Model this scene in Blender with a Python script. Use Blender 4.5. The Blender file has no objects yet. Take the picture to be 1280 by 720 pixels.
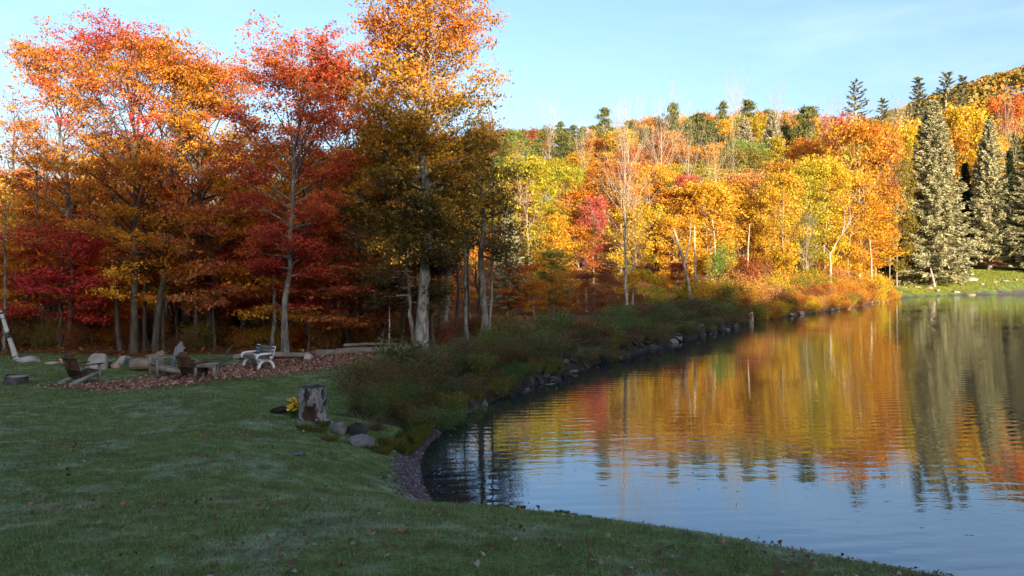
import bpy, bmesh, math, random
import numpy as np
from mathutils import Vector, Matrix, noise as mnoise

random.seed(7)
RNG = np.random.default_rng(7)
scene = bpy.context.scene
COL = scene.collection
PI = math.pi
F, HOR, CAMZ = 960.0, 343.0, 3.8          # focal in photo pixels, horizon row, eye height over the water


def at(px, py, D):
    return Vector(((px - 640) / F * D, D, CAMZ + (HOR - py) / F * D))


# ------------------------------------------------------------------ tags
THINGS = []


def tag(o, label=None, cat=None, group=None, kind=None, share=False):
    if label: o['label'] = label
    if cat: o['category'] = cat
    if group: o['group'] = group
    if kind: o['kind'] = kind
    if label and kind is None and not share: THINGS.append(o)
    return o


def empty(name, loc, rz=0.0, scale=(1, 1, 1)):
    o = bpy.data.objects.new(name, None)
    o.empty_display_size = .2
    o.location = loc; o.rotation_euler = (0, 0, rz); o.scale = scale
    COL.objects.link(o)
    return o


def obj(name, me, parent=None, loc=None, mat=None):
    o = bpy.data.objects.new(name, me)
    COL.objects.link(o)
    if parent is not None: o.parent = parent
    if loc is not None: o.location = loc
    if mat is not None and len(me.materials) == 0: me.materials.append(mat)
    return o


# ------------------------------------------------------------------ mesh helpers
def mesh_k(name, V, Fc, mat=None, smooth=False):
    """mesh from vertex array and a face array with a fixed number of corners"""
    V = np.asarray(V, np.float32); Fc = np.asarray(Fc, np.int32)
    me = bpy.data.meshes.new(name)
    n, k = Fc.shape
    me.vertices.add(len(V)); me.vertices.foreach_set('co', V.ravel())
    me.loops.add(n * k); me.loops.foreach_set('vertex_index', Fc.ravel())
    me.polygons.add(n)
    me.polygons.foreach_set('loop_start', np.arange(0, n * k, k, dtype=np.int32))
    me.polygons.foreach_set('loop_total', np.full(n, k, np.int32))
    if smooth: me.polygons.foreach_set('use_smooth', np.ones(n, bool))
    me.update(calc_edges=True); me.validate()
    if mat: me.materials.append(mat)
    return me


class MB:
    def __init__(s): s.V = []; s.F = []; s.n = 0

    def add(s, v, f):
        v = np.asarray(v, float)
        s.V.append(v); s.F.append(np.asarray(f, int) + s.n); s.n += len(v)

    def tube(s, path, rad, n=6, cap=True):
        P = np.asarray(path, float); r = np.asarray(rad, float)
        T = np.gradient(P, axis=0); T /= np.linalg.norm(T, axis=1)[:, None] + 1e-9
        ref = np.array([1.0, 0, 0]) if abs(T[0][0]) < .8 else np.array([0, 1.0, 0])
        A = np.cross(T, ref); A /= np.linalg.norm(A, axis=1)[:, None] + 1e-9
        B = np.cross(T, A)
        th = np.arange(n) * 2 * PI / n
        ring = (A[:, None, :] * np.cos(th)[None, :, None] + B[:, None, :] * np.sin(th)[None, :, None]) * r[:, None, None]
        v = (P[:, None, :] + ring).reshape(-1, 3)
        m = len(P)
        i = np.arange(m - 1)[:, None] * n; j = np.arange(n)[None, :]; j2 = (j + 1) % n
        f = np.stack([i + j, i + j2, i + n + j2, i + n + j], -1).reshape(-1, 4)
        s.add(v, f)
        if cap and n == 4:
            s.F.append(np.array([[0, 1, 2, 3]]) + s.n - len(v)); s.F.append(np.array([[3, 2, 1, 0]]) + s.n - n)
        elif cap and n == 6:
            for b in (s.n - len(v), s.n - n):
                s.F.append(np.array([[0, 1, 2, 3], [0, 3, 4, 5]]) + b)
        elif cap and n == 8:
            for b in (s.n - len(v), s.n - n):
                s.F.append(np.array([[0, 1, 2, 3], [0, 3, 4, 7], [7, 4, 5, 6]]) + b)

    def box(s, c, size, M=None):
        h = np.array(size) / 2.0
        v = np.array([[x, y, z] for z in (-1, 1) for y in (-1, 1) for x in (-1, 1)], float) * h
        if M is not None: v = v @ np.array(M.to_3x3()).T
        v = v + np.array(c)
        s.add(v, [[0, 2, 3, 1], [4, 5, 7, 6], [0, 1, 5, 4], [2, 6, 7, 3], [0, 4, 6, 2], [1, 3, 7, 5]])

    def bar(s, a, b, w, t, up=(0, 0, 1)):
        """a plank from a to b, width w across, thickness t"""
        a = np.array(a, float); b = np.array(b, float); d = b - a; L = np.linalg.norm(d); d /= L
        u = np.array(up, float); x = np.cross(d, u); x /= np.linalg.norm(x); z = np.cross(x, d)
        v = []
        for sd in (0, 1):
            for sx, sz in ((-1, -1), (1, -1), (1, 1), (-1, 1)):
                v.append(a + d * L * sd + x * sx * w / 2 + z * sz * t / 2)
        s.add(v, [[3, 2, 1, 0], [4, 5, 6, 7], [0, 1, 5, 4], [1, 2, 6, 5], [2, 3, 7, 6], [3, 0, 4, 7]])

    def mesh(s, name, mat=None, smooth=False):
        return mesh_k(name, np.concatenate(s.V), np.concatenate(s.F), mat, smooth)


def unit(v): return v / (np.linalg.norm(v, axis=-1, keepdims=True) + 1e-9)


def leaf_quads(C, size, rng, up=.4, asp=.72, d=None, grp=1):
    N = len(C)
    nrm = rng.normal(size=(N, 3))
    if grp > 1:
        g0 = rng.normal(size=(N // grp, 3)); g0[:, 2] += up
        nrm = nrm * .45 + np.repeat(unit(g0), grp, 0)
    else: nrm[:, 2] += up
    nrm = unit(nrm)
    a = rng.normal(size=(N, 3)) if d is None else d + rng.normal(size=(N, 3)) * .25
    a = unit(a - nrm * (a * nrm).sum(1)[:, None]); b = np.cross(nrm, a)
    l = size * np.clip(rng.lognormal(-.05, .35, (N, 1)), .4, 1.75) * .5
    V = np.stack([C + a * l, C + b * l * asp + a * l * .15, C - a * l, C - b * l * asp + a * l * .15], 1).reshape(-1, 3)
    return V, np.arange(N * 4).reshape(-1, 4)


# ------------------------------------------------------------------ materials
def nodes_of(name):
    m = bpy.data.materials.new(name); m.use_nodes = True
    nt = m.node_tree; nt.nodes.clear()
    return m, nt, nt.nodes, nt.links


def N(nt, t, **kw):
    n = nt.nodes.new(t)
    for k, v in kw.items():
        if k in n.inputs.keys() if isinstance(k, str) else False: n.inputs[k].default_value = v
        else: setattr(n, k, v)
    return n


def ramp(nt, stops):
    r = nt.nodes.new('ShaderNodeValToRGB'); e = r.color_ramp.elements
    while len(e) > 1: e.remove(e[-1])
    e[0].position = stops[0][0]; e[0].color = (*stops[0][1], 1)
    for p, c in stops[1:]:
        x = e.new(p); x.color = (*c, 1)
    return r


def math_n(nt, op, a, b=None, c=None):
    n = nt.nodes.new('ShaderNodeMath'); n.operation = op
    for i, v in enumerate((a, b, c)):
        if v is None: continue
        if isinstance(v, (int, float)): n.inputs[i].default_value = v
        else: nt.links.new(v, n.inputs[i])
    return n.outputs[0]


def mixc(nt, f, a, b, mode='MIX'):
    n = nt.nodes.new('ShaderNodeMix'); n.data_type = 'RGBA'; n.blend_type = mode
    for s, v in ((n.inputs[0], f), (n.inputs[6], a), (n.inputs[7], b)):
        if isinstance(v, (int, float)): s.default_value = v
        elif isinstance(v, tuple): s.default_value = (*v, 1)
        else: nt.links.new(v, s)
    return n.outputs[2]


def noise_n(nt, vec, scale, detail=3, rough=.55):
    n = nt.nodes.new('ShaderNodeTexNoise'); n.inputs['Scale'].default_value = scale
    n.inputs['Detail'].default_value = detail; n.inputs['Roughness'].default_value = rough
    if vec is not None: nt.links.new(vec, n.inputs['Vector'])
    return n.outputs['Fac']


def leaf_shader(nt, col, trans=.28, rough=.6):
    p = nt.nodes.new('ShaderNodeBsdfPrincipled'); p.inputs['Roughness'].default_value = rough
    p.inputs['Specular IOR Level'].default_value = .22
    t = nt.nodes.new('ShaderNodeBsdfTranslucent')
    mx = nt.nodes.new('ShaderNodeMixShader'); mx.inputs[0].default_value = trans
    out = nt.nodes.new('ShaderNodeOutputMaterial')
    nt.links.new(col, p.inputs['Base Color']); nt.links.new(col, t.inputs['Color'])
    nt.links.new(p.outputs[0], mx.inputs[1]); nt.links.new(t.outputs[0], mx.inputs[2])
    nt.links.new(mx.outputs[0], out.inputs[0])


def leaf_material(name, patch_scale=.3, trans=.38):
    """leaf colour = the object's own colour, varied leaf by leaf and limb by limb"""
    m, nt, nd, lk = nodes_of(name)
    oi = nd.new('ShaderNodeObjectInfo'); ge = nd.new('ShaderNodeNewGeometry'); tc = nd.new('ShaderNodeTexCoord')
    off = nd.new('ShaderNodeVectorMath'); off.operation = 'ADD'
    lk.new(tc.outputs['Object'], off.inputs[0])
    cx = nd.new('ShaderNodeCombineXYZ'); lk.new(math_n(nt, 'MULTIPLY', oi.outputs['Random'], 40.0), cx.inputs[0])
    lk.new(cx.outputs[0], off.inputs[1])
    pt = noise_n(nt, off.outputs[0], patch_scale, 2)
    rnd = ge.outputs['Random Per Island']
    hs = nd.new('ShaderNodeHueSaturation')
    d1 = math_n(nt, 'MULTIPLY', math_n(nt, 'SUBTRACT', rnd, .47), .08)
    d2 = math_n(nt, 'MULTIPLY', math_n(nt, 'SUBTRACT', pt, .475), .23)
    d = math_n(nt, 'MULTIPLY', math_n(nt, 'ADD', d1, d2), oi.outputs['Alpha'])
    lk.new(math_n(nt, 'ADD', d, .5), hs.inputs['Hue'])
    r2 = math_n(nt, 'FRACT', math_n(nt, 'MULTIPLY', rnd, 17.31))
    lk.new(math_n(nt, 'MULTIPLY_ADD', r2, .75, .58), hs.inputs['Value'])
    hs.inputs['Saturation'].default_value = 1.0
    lk.new(oi.outputs['Color'], hs.inputs['Color'])
    leaf_shader(nt, hs.outputs[0], trans)
    return m


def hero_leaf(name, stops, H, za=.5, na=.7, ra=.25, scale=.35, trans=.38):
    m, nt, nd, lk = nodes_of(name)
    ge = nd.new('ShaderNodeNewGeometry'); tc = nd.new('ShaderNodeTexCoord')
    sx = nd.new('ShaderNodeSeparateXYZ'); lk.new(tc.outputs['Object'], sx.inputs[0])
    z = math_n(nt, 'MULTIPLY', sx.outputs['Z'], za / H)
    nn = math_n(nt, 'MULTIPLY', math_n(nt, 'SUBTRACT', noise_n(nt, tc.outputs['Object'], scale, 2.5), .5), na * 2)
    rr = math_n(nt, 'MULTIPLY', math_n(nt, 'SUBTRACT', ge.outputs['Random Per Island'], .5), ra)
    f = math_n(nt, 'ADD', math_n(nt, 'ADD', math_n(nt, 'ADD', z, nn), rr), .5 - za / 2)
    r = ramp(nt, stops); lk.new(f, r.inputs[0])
    hs = nd.new('ShaderNodeHueSaturation'); lk.new(r.outputs[0], hs.inputs['Color'])
    r2 = math_n(nt, 'FRACT', math_n(nt, 'MULTIPLY', ge.outputs['Random Per Island'], 17.31))
    lk.new(math_n(nt, 'MULTIPLY_ADD', r2, .7, .62), hs.inputs['Value'])
    leaf_shader(nt, hs.outputs[0], trans)
    return m


def rough_mat(name, stops, scale=3.0, stretch=(1, 1, 1), bump=.3, rough=.9, detail=5, bdist=.02, obj_random=False, spec=.2):
    m, nt, nd, lk = nodes_of(name)
    tc = nd.new('ShaderNodeTexCoord'); mp = nd.new('ShaderNodeMapping'); mp.inputs['Scale'].default_value = stretch
    lk.new(tc.outputs['Object'], mp.inputs[0])
    vec = mp.outputs[0]
    if obj_random:
        oi = nd.new('ShaderNodeObjectInfo'); ad = nd.new('ShaderNodeVectorMath'); ad.operation = 'ADD'
        cx = nd.new('ShaderNodeCombineXYZ'); lk.new(math_n(nt, 'MULTIPLY', oi.outputs['Random'], 30.0), cx.inputs[1])
        lk.new(vec, ad.inputs[0]); lk.new(cx.outputs[0], ad.inputs[1]); vec = ad.outputs[0]
    n = noise_n(nt, vec, scale, detail, .65)
    r = ramp(nt, stops); lk.new(n, r.inputs[0])
    col = r.outputs[0]
    if obj_random:
        col = mixc(nt, math_n(nt, 'MULTIPLY', oi.outputs['Random'], .5), col, tuple(x * .45 for x in stops[0][1]))
    p = nd.new('ShaderNodeBsdfPrincipled'); p.inputs['Roughness'].default_value = rough
    p.inputs['Specular IOR Level'].default_value = spec
    lk.new(col, p.inputs['Base Color'])
    b = nd.new('ShaderNodeBump'); b.inputs['Strength'].default_value = bump; b.inputs['Distance'].default_value = bdist
    lk.new(noise_n(nt, vec, scale * 2.3, detail, .7), b.inputs['Height']); lk.new(b.outputs[0], p.inputs['Normal'])
    out = nd.new('ShaderNodeOutputMaterial'); lk.new(p.outputs[0], out.inputs[0])
    return m


LEAF = leaf_material('autumn_leaf')
NEEDLE = leaf_material('needle', .5, .22)
BARK_GREY = rough_mat('grey_bark', [(.3, (.05, .045, .04)), (.48, (.13, .12, .105)), (.6, (.24, .235, .2)), (.75, (.1, .11, .07))], 5, (1, 1, .35), .6, .95, 5, .03)
BARK_MAPLE = rough_mat('mottled_maple_bark', [(.3, (.08, .072, .06)), (.48, (.2, .19, .165)), (.6, (.36, .36, .33)), (.75, (.15, .165, .11))], 5, (1, 1, .35), .6, .95, 5, .03)
BARK_DARK = rough_mat('dark_bark', [(.3, (.03, .026, .022)), (.7, (.12, .1, .08))], 5, (1, 1, .3), .6, .95, 5, .03)
BARK_PALE = rough_mat('pale_bark', [(.3, (.13, .1, .07)), (.5, (.32, .27, .2)), (.7, (.46, .4, .31))], 4, (1, 1, .5), .5)
BARK_FAR = rough_mat('weathered_bark', [(.25, (.14, .12, .09)), (.65, (.34, .3, .23))], 3, (1, 1, .4), .4)
BARK_BIRCH = rough_mat('birch_bark', [(.42, (.03, .03, .03)), (.47, (.4, .4, .39)), (.8, (.6, .6, .59))], 2.2, (.6, .6, 3.0), .2)
ROCK = rough_mat('grey_rock', [(.3, (.08, .078, .076)), (.55, (.18, .175, .17)), (.75, (.28, .27, .25))], 4, bump=.7, bdist=.04, obj_random=True)
ROCK_BLUE = rough_mat('slate_rock', [(.3, (.022, .022, .023)), (.6, (.07, .069, .071)), (.8, (.15, .147, .143))], 4, bump=.7, bdist=.04, obj_random=True)
ROCK_TAN = rough_mat('tan_rock', [(.3, (.19, .13, .095)), (.6, (.4, .29, .22)), (.8, (.5, .4, .32))], 4, bump=.7, bdist=.04)
ROCK_PALE = rough_mat('pale_rock', [(.25, (.2, .185, .17)), (.6, (.36, .33, .3)), (.8, (.5, .46, .42))], 3, bump=.6, bdist=.04)
WOOD_DARK = rough_mat('dark_wood', [(.3, (.045, .026, .016)), (.7, (.11, .06, .036))], 6, (1, 1, .2), .3)
WOOD_GREY = rough_mat('weathered_wood', [(.3, (.14, .135, .125)), (.7, (.3, .28, .25))], 8, (1, 1, .2), .3)
WOOD_TAN = rough_mat('cut_log_wood', [(.3, (.13, .09, .065)), (.7, (.32, .235, .18))], 5, (.3, 1, 1), .5)
WOOD_LOG = rough_mat('log_wood', [(.3, (.1, .085, .07)), (.7, (.27, .23, .19))], 5, (.2, 1, 1), .5)
BENCH_WHITE = rough_mat('white_moulded_frame', [(.3, (.62, .62, .6)), (.8, (.76, .76, .75))], 5, bump=.05, rough=.5, spec=.4)
SLAT = rough_mat('dark_slat', [(.3, (.09, .09, .092)), (.7, (.17, .17, .165))], 7, (.2, 1, 1), .2)
METAL = rough_mat('dark_metal', [(.3, (.04, .038, .036)), (.7, (.09, .08, .07))], 9, bump=.1, rough=.5, spec=.5)
SOIL = rough_mat('dark_soil', [(.3, (.008, .007, .006)), (.7, (.035, .025, .018))], 7, bump=.9, bdist=.05)


# ------------------------------------------------------------------ terrain
def wd(px, py, z=0.0):
    D = (CAMZ - z) * F / (py - HOR)
    return ((px - 640) / F * D, D)


SHORE_CTRL = [(30, 0), (20, 1.4), (13, 3.6), (9.2, 5.4), (6.6, 7.2), (4.6, 8.7), (3.0, 9.9), (1.6, 10.9), (.3, 11.6), (-.6, 12.0),
              wd(553, 640), wd(533, 618), wd(523, 592), wd(530, 562), wd(562, 533), wd(602, 507), wd(652, 488), wd(702, 470),
              wd(760, 450), wd(800, 440), wd(850, 427), wd(900, 414), wd(930, 405), wd(942, 399), wd(975, 396), wd(1050, 387),
              wd(1085, 380), wd(1130, 372), wd(1180, 369.5), wd(1240, 368), wd(1320, 366.5), (150, 168), (190, 150), (200, 90), (150, 20), (90, -12), (50, -8)]


def catmull(P, k=6):
    P = np.array(P, float); n = len(P); out = []
    for i in range(n):
        a, b, c, d = P[(i - 1) % n], P[i], P[(i + 1) % n], P[(i + 2) % n]
        for j in range(k):
            t = j / k
            out.append(.5 * (2 * b + (c - a) * t + (2 * a - 5 * b + 4 * c - d) * t * t + (3 * b - a - 3 * c + d) * t ** 3))
    return np.array(out)


SHORE = catmull(SHORE_CTRL, 6)


def poly_dist(X, Y, P, closed=True):
    """distance to polyline and (when closed) inside flag"""
    X = np.asarray(X, float).ravel(); Y = np.asarray(Y, float).ravel()
    d2 = np.full(len(X), 1e18); ins = np.zeros(len(X), bool)
    m = len(P) if closed else len(P) - 1
    for i in range(m):
        ax, ay = P[i]; bx, by = P[(i + 1) % len(P)]
        dx, dy = bx - ax, by - ay
        t = np.clip(((X - ax) * dx + (Y - ay) * dy) / (dx * dx + dy * dy + 1e-12), 0, 1)
        d2 = np.minimum(d2, (X - ax - t * dx) ** 2 + (Y - ay - t * dy) ** 2)
        if closed and ay != by:
            c = ((ay > Y) != (by > Y)) & (X < (bx - ax) * (Y - ay) / (by - ay) + ax)
            ins ^= c
    return np.sqrt(d2), ins


def shore_sd(X, Y):
    d, ins = poly_dist(X, Y, SHORE)
    return np.where(ins, -d, d)          # positive on land


def S(x): x = np.clip(x, 0, 1); return x * x * (3 - 2 * x)


CP = np.array([  # x, y, z
    (0, 6.5, 1.32), (-4, 6.5, 1.34), (4, 5.5, 1.3), (0, 0, 2.0), (-6, 0, 2.0), (8, 0, 1.6), (-5, 12, 1.02), (-3.9, 15, .93), (-8, 18, .72),
    (0, 9, 1.1), (2, 7.5, 1.15), (-2.5, 11.5, .9), (-13, 24, .38), (-9, 28, .39), (-4, 33, .5), (-15, 33, .45), (-25, 30, .45), (-20, 15, .8),
    (-10, 8, 1.22), (-30, 8, 1.6), (-3.4, 20, .68), (-1.8, 25, .75), (1, 33, .8), (4, 42, .85), (9, 51, .85), (15, 62, .8), (-6, 22, .5),
    (-3, 45, .4), (0, 62, .5), (10, 76, 1), (20, 90, 1.6), (36, 96, 1.6), (48, 115, 1.8), (-30, 60, .7), (-60, 60, 2), (-20, 90, 1.2),
    (72, 143, 1.0), (80, 148, 1.6), (96, 165, 4.6), (110, 175, 6.2), (108, 166, 4.2), (92, 157, 2.9), (118, 172, 4.8), (103, 169, 5.2), (130, 185, 6), (60, 150, 4), (180, 200, 9)], float)


def slope_gain(X, Y):
    a = X / np.maximum(Y, 30)
    return np.interp(a, [-.8, -.45, -.2, 0, .35, .7], [.03, .05, .12, .19, .2, .2])


def hill_base(X, Y):
    y0 = np.interp(X, [-80, 0, 20, 40, 80, 120, 200], [78, 78, 82, 98, 158, 182, 200])
    q = Y - y0
    cap = 125 * (1 - np.exp(-np.maximum(q, 0) / 125.0)) * 1.25
    z = slope_gain(X, Y) * np.where(q > 0, cap, 0)
    z = z + 66 * S((Y - 215) / 150) * S((X - 62) / 220)
    # wooded rise behind the photographer that keeps the low sun off the lawn
    t = -.342 * X + .94 * Y; u = .94 * X + .342 * Y
    crest = 27.4 + (u + 7) * .3 / 44 - 4.2 * S((u - 36) / 9) + .7 * np.sin(u * .55) + .5 * np.sin(u * 1.3 + 1)
    z = z + crest * S((-t - 14) / 66)
    return z


def ground_z(X, Y, sd=None):
    X = np.asarray(X, float).ravel(); Y = np.asarray(Y, float).ravel()
    if sd is None: sd = shore_sd(X, Y)
    num = np.zeros(len(X)); den = np.zeros(len(X))
    for cx, cy, cz in CP:
        sc = 1.0 + max(0, math.hypot(cx, cy) - 20) * .05
        w = 1.0 / (((X - cx) ** 2 + (Y - cy) ** 2) / (sc * sc) + .6) ** 1.6
        num += w * cz; den += w
    B = num / den
    wdt = np.interp(np.hypot(X, Y), [8, 14, 40, 90], [1.1, 1.6, .8, 2.0])
    land = B * (1 - np.exp(-np.maximum(sd, 0) / wdt)) + hill_base(X, Y) * S(sd / 6.0)
    und = .035 * np.sin(X * 1.1 + .5 * Y) + .03 * np.sin(Y * .9 - X * .4 + 1.3)
    land = land + und * S(sd / 2.0)
    return np.where(sd >= 0, land, np.maximum(-1.6, sd * .35))


def gz(x, y): return float(ground_z([x], [y])[0])


MULCH = np.array([wd(*p, .42) for p in [(60, 484), (140, 489), (235, 487), (300, 479), (400, 464), (480, 455), (530, 447), (520, 441), (420, 444), (350, 447), (300, 455), (240, 466), (130, 476)]])
BEACH = np.array([wd(565, 650), wd(553, 640), wd(533, 618), wd(523, 592), wd(530, 562), wd(562, 533), wd(602, 507)])


def build_ground():
    nx, ny = 430, 430
    a, ex = 6.0, 480.0
    xs = a * np.sinh(np.linspace(-1, 1, nx) * math.asinh(ex / a))
    lo, hi = math.asinh(-330 / 7.0), math.asinh(520 / 7.0)
    ys = 13 + 7.0 * np.sinh(np.linspace(lo, hi, ny))
    X, Y = np.meshgrid(xs, ys)
    sd = shore_sd(X, Y)
    Z = ground_z(X, Y, sd)
    V = np.stack([X.ravel(), Y.ravel(), Z], 1)
    i = np.arange(ny - 1)[:, None] * nx + np.arange(nx - 1)[None, :]
    Fc = np.stack([i, i + 1, i + nx + 1, i + nx], -1).reshape(-1, 4)
    me = mesh_k('ground', V, Fc, smooth=True)
    Xr, Yr = X.ravel(), Y.ravel()
    dm, im = poly_dist(Xr, Yr, MULCH)
    mul = np.where(im, np.clip(.5 + dm / .8, 0, 1), np.clip(.5 - dm / .8, 0, 1))
    db, _ = poly_dist(Xr, Yr, BEACH, False)
    grav = np.clip(1.35 - db / .5, 0, 1)
    mud = np.where((sd < 2.2) & (sd > -1.5) & (Yr > 17.5) & (Yr < 63) & (Xr < 20), 1.0, 0.0)
    grav = np.maximum(grav, np.where((sd < .1) & (mud < .5), np.clip(.6 - sd, 0, 1), 0))
    line = np.interp(Xr, [-40, -20, -10, -4, -1, 3, 10, 22, 40, 60, 76, 92, 115, 140], [31, 31.5, 31.5, 33.5, 38, 44, 55, 70, 90, 120, 152, 166, 175, 182])
    lit = S((Yr - line + 1.0) / 2.5) * (sd > 0)
    lit = np.maximum(lit, S((-12 - Yr) / 10))
    lit = np.maximum(lit, ((Xr > 16) & (Yr > 58) & (Xr < 60) & (sd > 0)) * 1.0)
    col = np.stack([mul, lit, grav, mud], 1).astype(np.float32)
    at_ = me.color_attributes.new('zone', 'FLOAT_COLOR', 'POINT'); at_.data.foreach_set('color', col.ravel())
    # material
    m, nt, nd, lk = nodes_of('ground_surface')
    tc = nd.new('ShaderNodeTexCoord'); P = tc.outputs['Object']
    at2 = nd.new('ShaderNodeAttribute'); at2.attribute_name = 'zone'
    sp = nd.new('ShaderNodeSeparateColor'); lk.new(at2.outputs['Color'], sp.inputs[0])
    n1 = noise_n(nt, P, .55, 5, .6); n2 = noise_n(nt, P, 3.2, 5, .65); n3 = noise_n(nt, P, 26, 4, .7)
    g = ramp(nt, [(.3, (.05, .08, .018)), (.5, (.095, .145, .036)), (.68, (.17, .22, .085))])
    lk.new(math_n(nt, 'ADD', math_n(nt, 'MULTIPLY', n1, .55), math_n(nt, 'MULTIPLY', n2, .45)), g.inputs[0])
    frost = ramp(nt, [(.52, (0, 0, 0)), (.72, (1, 1, 1))]); lk.new(noise_n(nt, P, .8, 6, .7), frost.inputs[0])
    gcol = mixc(nt, math_n(nt, 'MULTIPLY', frost.outputs[0], .48), g.outputs[0], (.3, .36, .28))
    dead = ramp(nt, [(.52, (0, 0, 0)), (.7, (1, 1, 1))]); lk.new(noise_n(nt, P, 1.7, 6, .75), dead.inputs[0])
    gcol = mixc(nt, math_n(nt, 'MULTIPLY', dead.outputs[0], .65), gcol, (.075, .06, .03))
    gcol = mixc(nt, 1.0, gcol, mixc(nt, n2, (.35, .35, .35), (1.6, 1.6, 1.6)), 'MULTIPLY')
    gcol = mixc(nt, 1.0, gcol, mixc(nt, n3, (-.2, -.2, -.2), (2.0, 2.0, 2.0)), 'MULTIPLY')
    lr = ramp(nt, [(.3, (.035, .018, .009)), (.5, (.12, .05, .02)), (.62, (.24, .1, .025)), (.75, (.08, .035, .015))]); lk.new(noise_n(nt, P, 6, 6, .75), lr.inputs[0])
    mr = ramp(nt, [(.3, (.07, .035, .024)), (.5, (.21, .105, .07)), (.7, (.36, .2, .15))]); lk.new(noise_n(nt, P, 15, 5, .8), mr.inputs[0])
    vo = nd.new('ShaderNodeTexVoronoi'); vo.inputs['Scale'].default_value = 16; lk.new(P, vo.inputs['Vector'])
    vs = nd.new('ShaderNodeSeparateColor'); lk.new(vo.outputs['Color'], vs.inputs[0])
    gr = ramp(nt, [(.0, (.04, .034, .036)), (.5, (.1, .084, .092)), (1, (.22, .19, .205))]); lk.new(vs.outputs[0], gr.inputs[0])
    grc = mixc(nt, math_n(nt, 'MULTIPLY', vo.outputs['Distance'], .9), gr.outputs[0], (.03, .025, .03))

    def edge(v, amp=.5):
        e = math_n(nt, 'ADD', v, math_n(nt, 'MULTIPLY', math_n(nt, 'SUBTRACT', n2, .5), amp * 2))
        r = ramp(nt, [(.38, (0, 0, 0)), (.62, (1, 1, 1))]); lk.new(e, r.inputs[0]); return r.outputs[0]
    c = mixc(nt, edge(sp.outputs[1]), gcol, lr.outputs[0])
    c = mixc(nt, edge(sp.outputs[0]), c, mr.outputs[0])
    c = mixc(nt, edge(at2.outputs['Alpha']), c, mixc(nt, n2, (.012, .01, .008), (.05, .042, .03)))
    c = mixc(nt, edge(sp.outputs[2]), c, grc)
    p = nd.new('ShaderNodeBsdfPrincipled'); p.inputs['Roughness'].default_value = .95; p.inputs['Specular IOR Level'].default_value = .15
    lk.new(c, p.inputs['Base Color'])
    b = nd.new('ShaderNodeBump'); b.inputs['Strength'].default_value = .8; b.inputs['Distance'].default_value = .06
    lk.new(math_n(nt, 'ADD', n3, math_n(nt, 'MULTIPLY', n2, 1.5)), b.inputs['Height']); lk.new(b.outputs[0], p.inputs['Normal'])
    o = nd.new('ShaderNodeOutputMaterial'); lk.new(p.outputs[0], o.inputs[0])
    me.materials.append(m)
    tag(obj('ground', me), kind='structure')


build_ground()


def build_water():
    m, nt, nd, lk = nodes_of('pond_water')
    tc = nd.new('ShaderNodeTexCoord')

    def mapped(s, rot):
        mp = nd.new('ShaderNodeMapping'); mp.inputs['Scale'].default_value = s; mp.inputs['Rotation'].default_value = (0, 0, rot)
        lk.new(tc.outputs['Object'], mp.inputs[0]); return mp.outputs[0]
    nA = noise_n(nt, mapped((.75, 2.3, 1), .16), 1.0, 3, .5)
    nB = noise_n(nt, mapped((1.9, 4.8, 1), -.3), 1.0, 3, .5)
    nC = noise_n(nt, mapped((.12, .5, 1), .3), 1.0, 2, .5)
    mk = ramp(nt, [(.36, (.25, .25, .25)), (.62, (1, 1, 1))]); lk.new(noise_n(nt, mapped((.07, .16, 1), .4), 1.0, 2, .5), mk.inputs[0])
    h = math_n(nt, 'ADD', math_n(nt, 'MULTIPLY', nA, .36), math_n(nt, 'MULTIPLY', nB, .17))
    h = math_n(nt, 'ADD', math_n(nt, 'MULTIPLY', h, mk.outputs[0]), math_n(nt, 'MULTIPLY', nC, .35))
    wv = nd.new('ShaderNodeTexWave'); wv.wave_type = 'BANDS'; wv.bands_direction = 'Y'; wv.inputs['Scale'].default_value = .72; wv.inputs['Distortion'].default_value = 3.2
    wv.inputs['Detail'].default_value = 2.0; wv.inputs['Detail Scale'].default_value = .35; wv.inputs['Detail Roughness'].default_value = .5
    lk.new(mapped((1, 1, 1), -.16), wv.inputs['Vector'])
    sy = nd.new('ShaderNodeSeparateXYZ'); lk.new(tc.outputs['Object'], sy.inputs[0])
    gust = ramp(nt, [(.4, (.12, .12, .12)), (.6, (1, 1, 1))]); lk.new(noise_n(nt, mapped((.1, .12, 1), .9), 1.0, 2, .5), gust.inputs[0])
    h = math_n(nt, 'ADD', h, math_n(nt, 'MULTIPLY', math_n(nt, 'MULTIPLY', wv.outputs['Fac'], gust.outputs[0]), .1))
    b = nd.new('ShaderNodeBump'); b.inputs['Strength'].default_value = 1.0; b.inputs['Distance'].default_value = .021
    lk.new(h, b.inputs['Height'])
    fr = nd.new('ShaderNodeFresnel'); fr.inputs['IOR'].default_value = 2.6; lk.new(b.outputs[0], fr.inputs['Normal'])
    df = nd.new('ShaderNodeBsdfDiffuse'); df.inputs['Color'].default_value = (.012, .018, .022, 1)
    gl = nd.new('ShaderNodeBsdfGlossy'); gl.inputs['Roughness'].default_value = .015; gl.inputs['Color'].default_value = (.9, .96, 1, 1)
    lk.new(b.outputs[0], gl.inputs['Normal'])
    mx = nd.new('ShaderNodeMixShader'); lk.new(fr.outputs[0], mx.inputs[0]); lk.new(df.outputs[0], mx.inputs[1]); lk.new(gl.outputs[0], mx.inputs[2])
    o = nd.new('ShaderNodeOutputMaterial'); lk.new(mx.outputs[0], o.inputs[0])
    me = mesh_k('water', [(-40, -60, 0), (260, -60, 0), (260, 230, 0), (-40, 230, 0)], [[0, 1, 2, 3]], m)
    tag(obj('water', me), kind='structure')


build_water()


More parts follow.
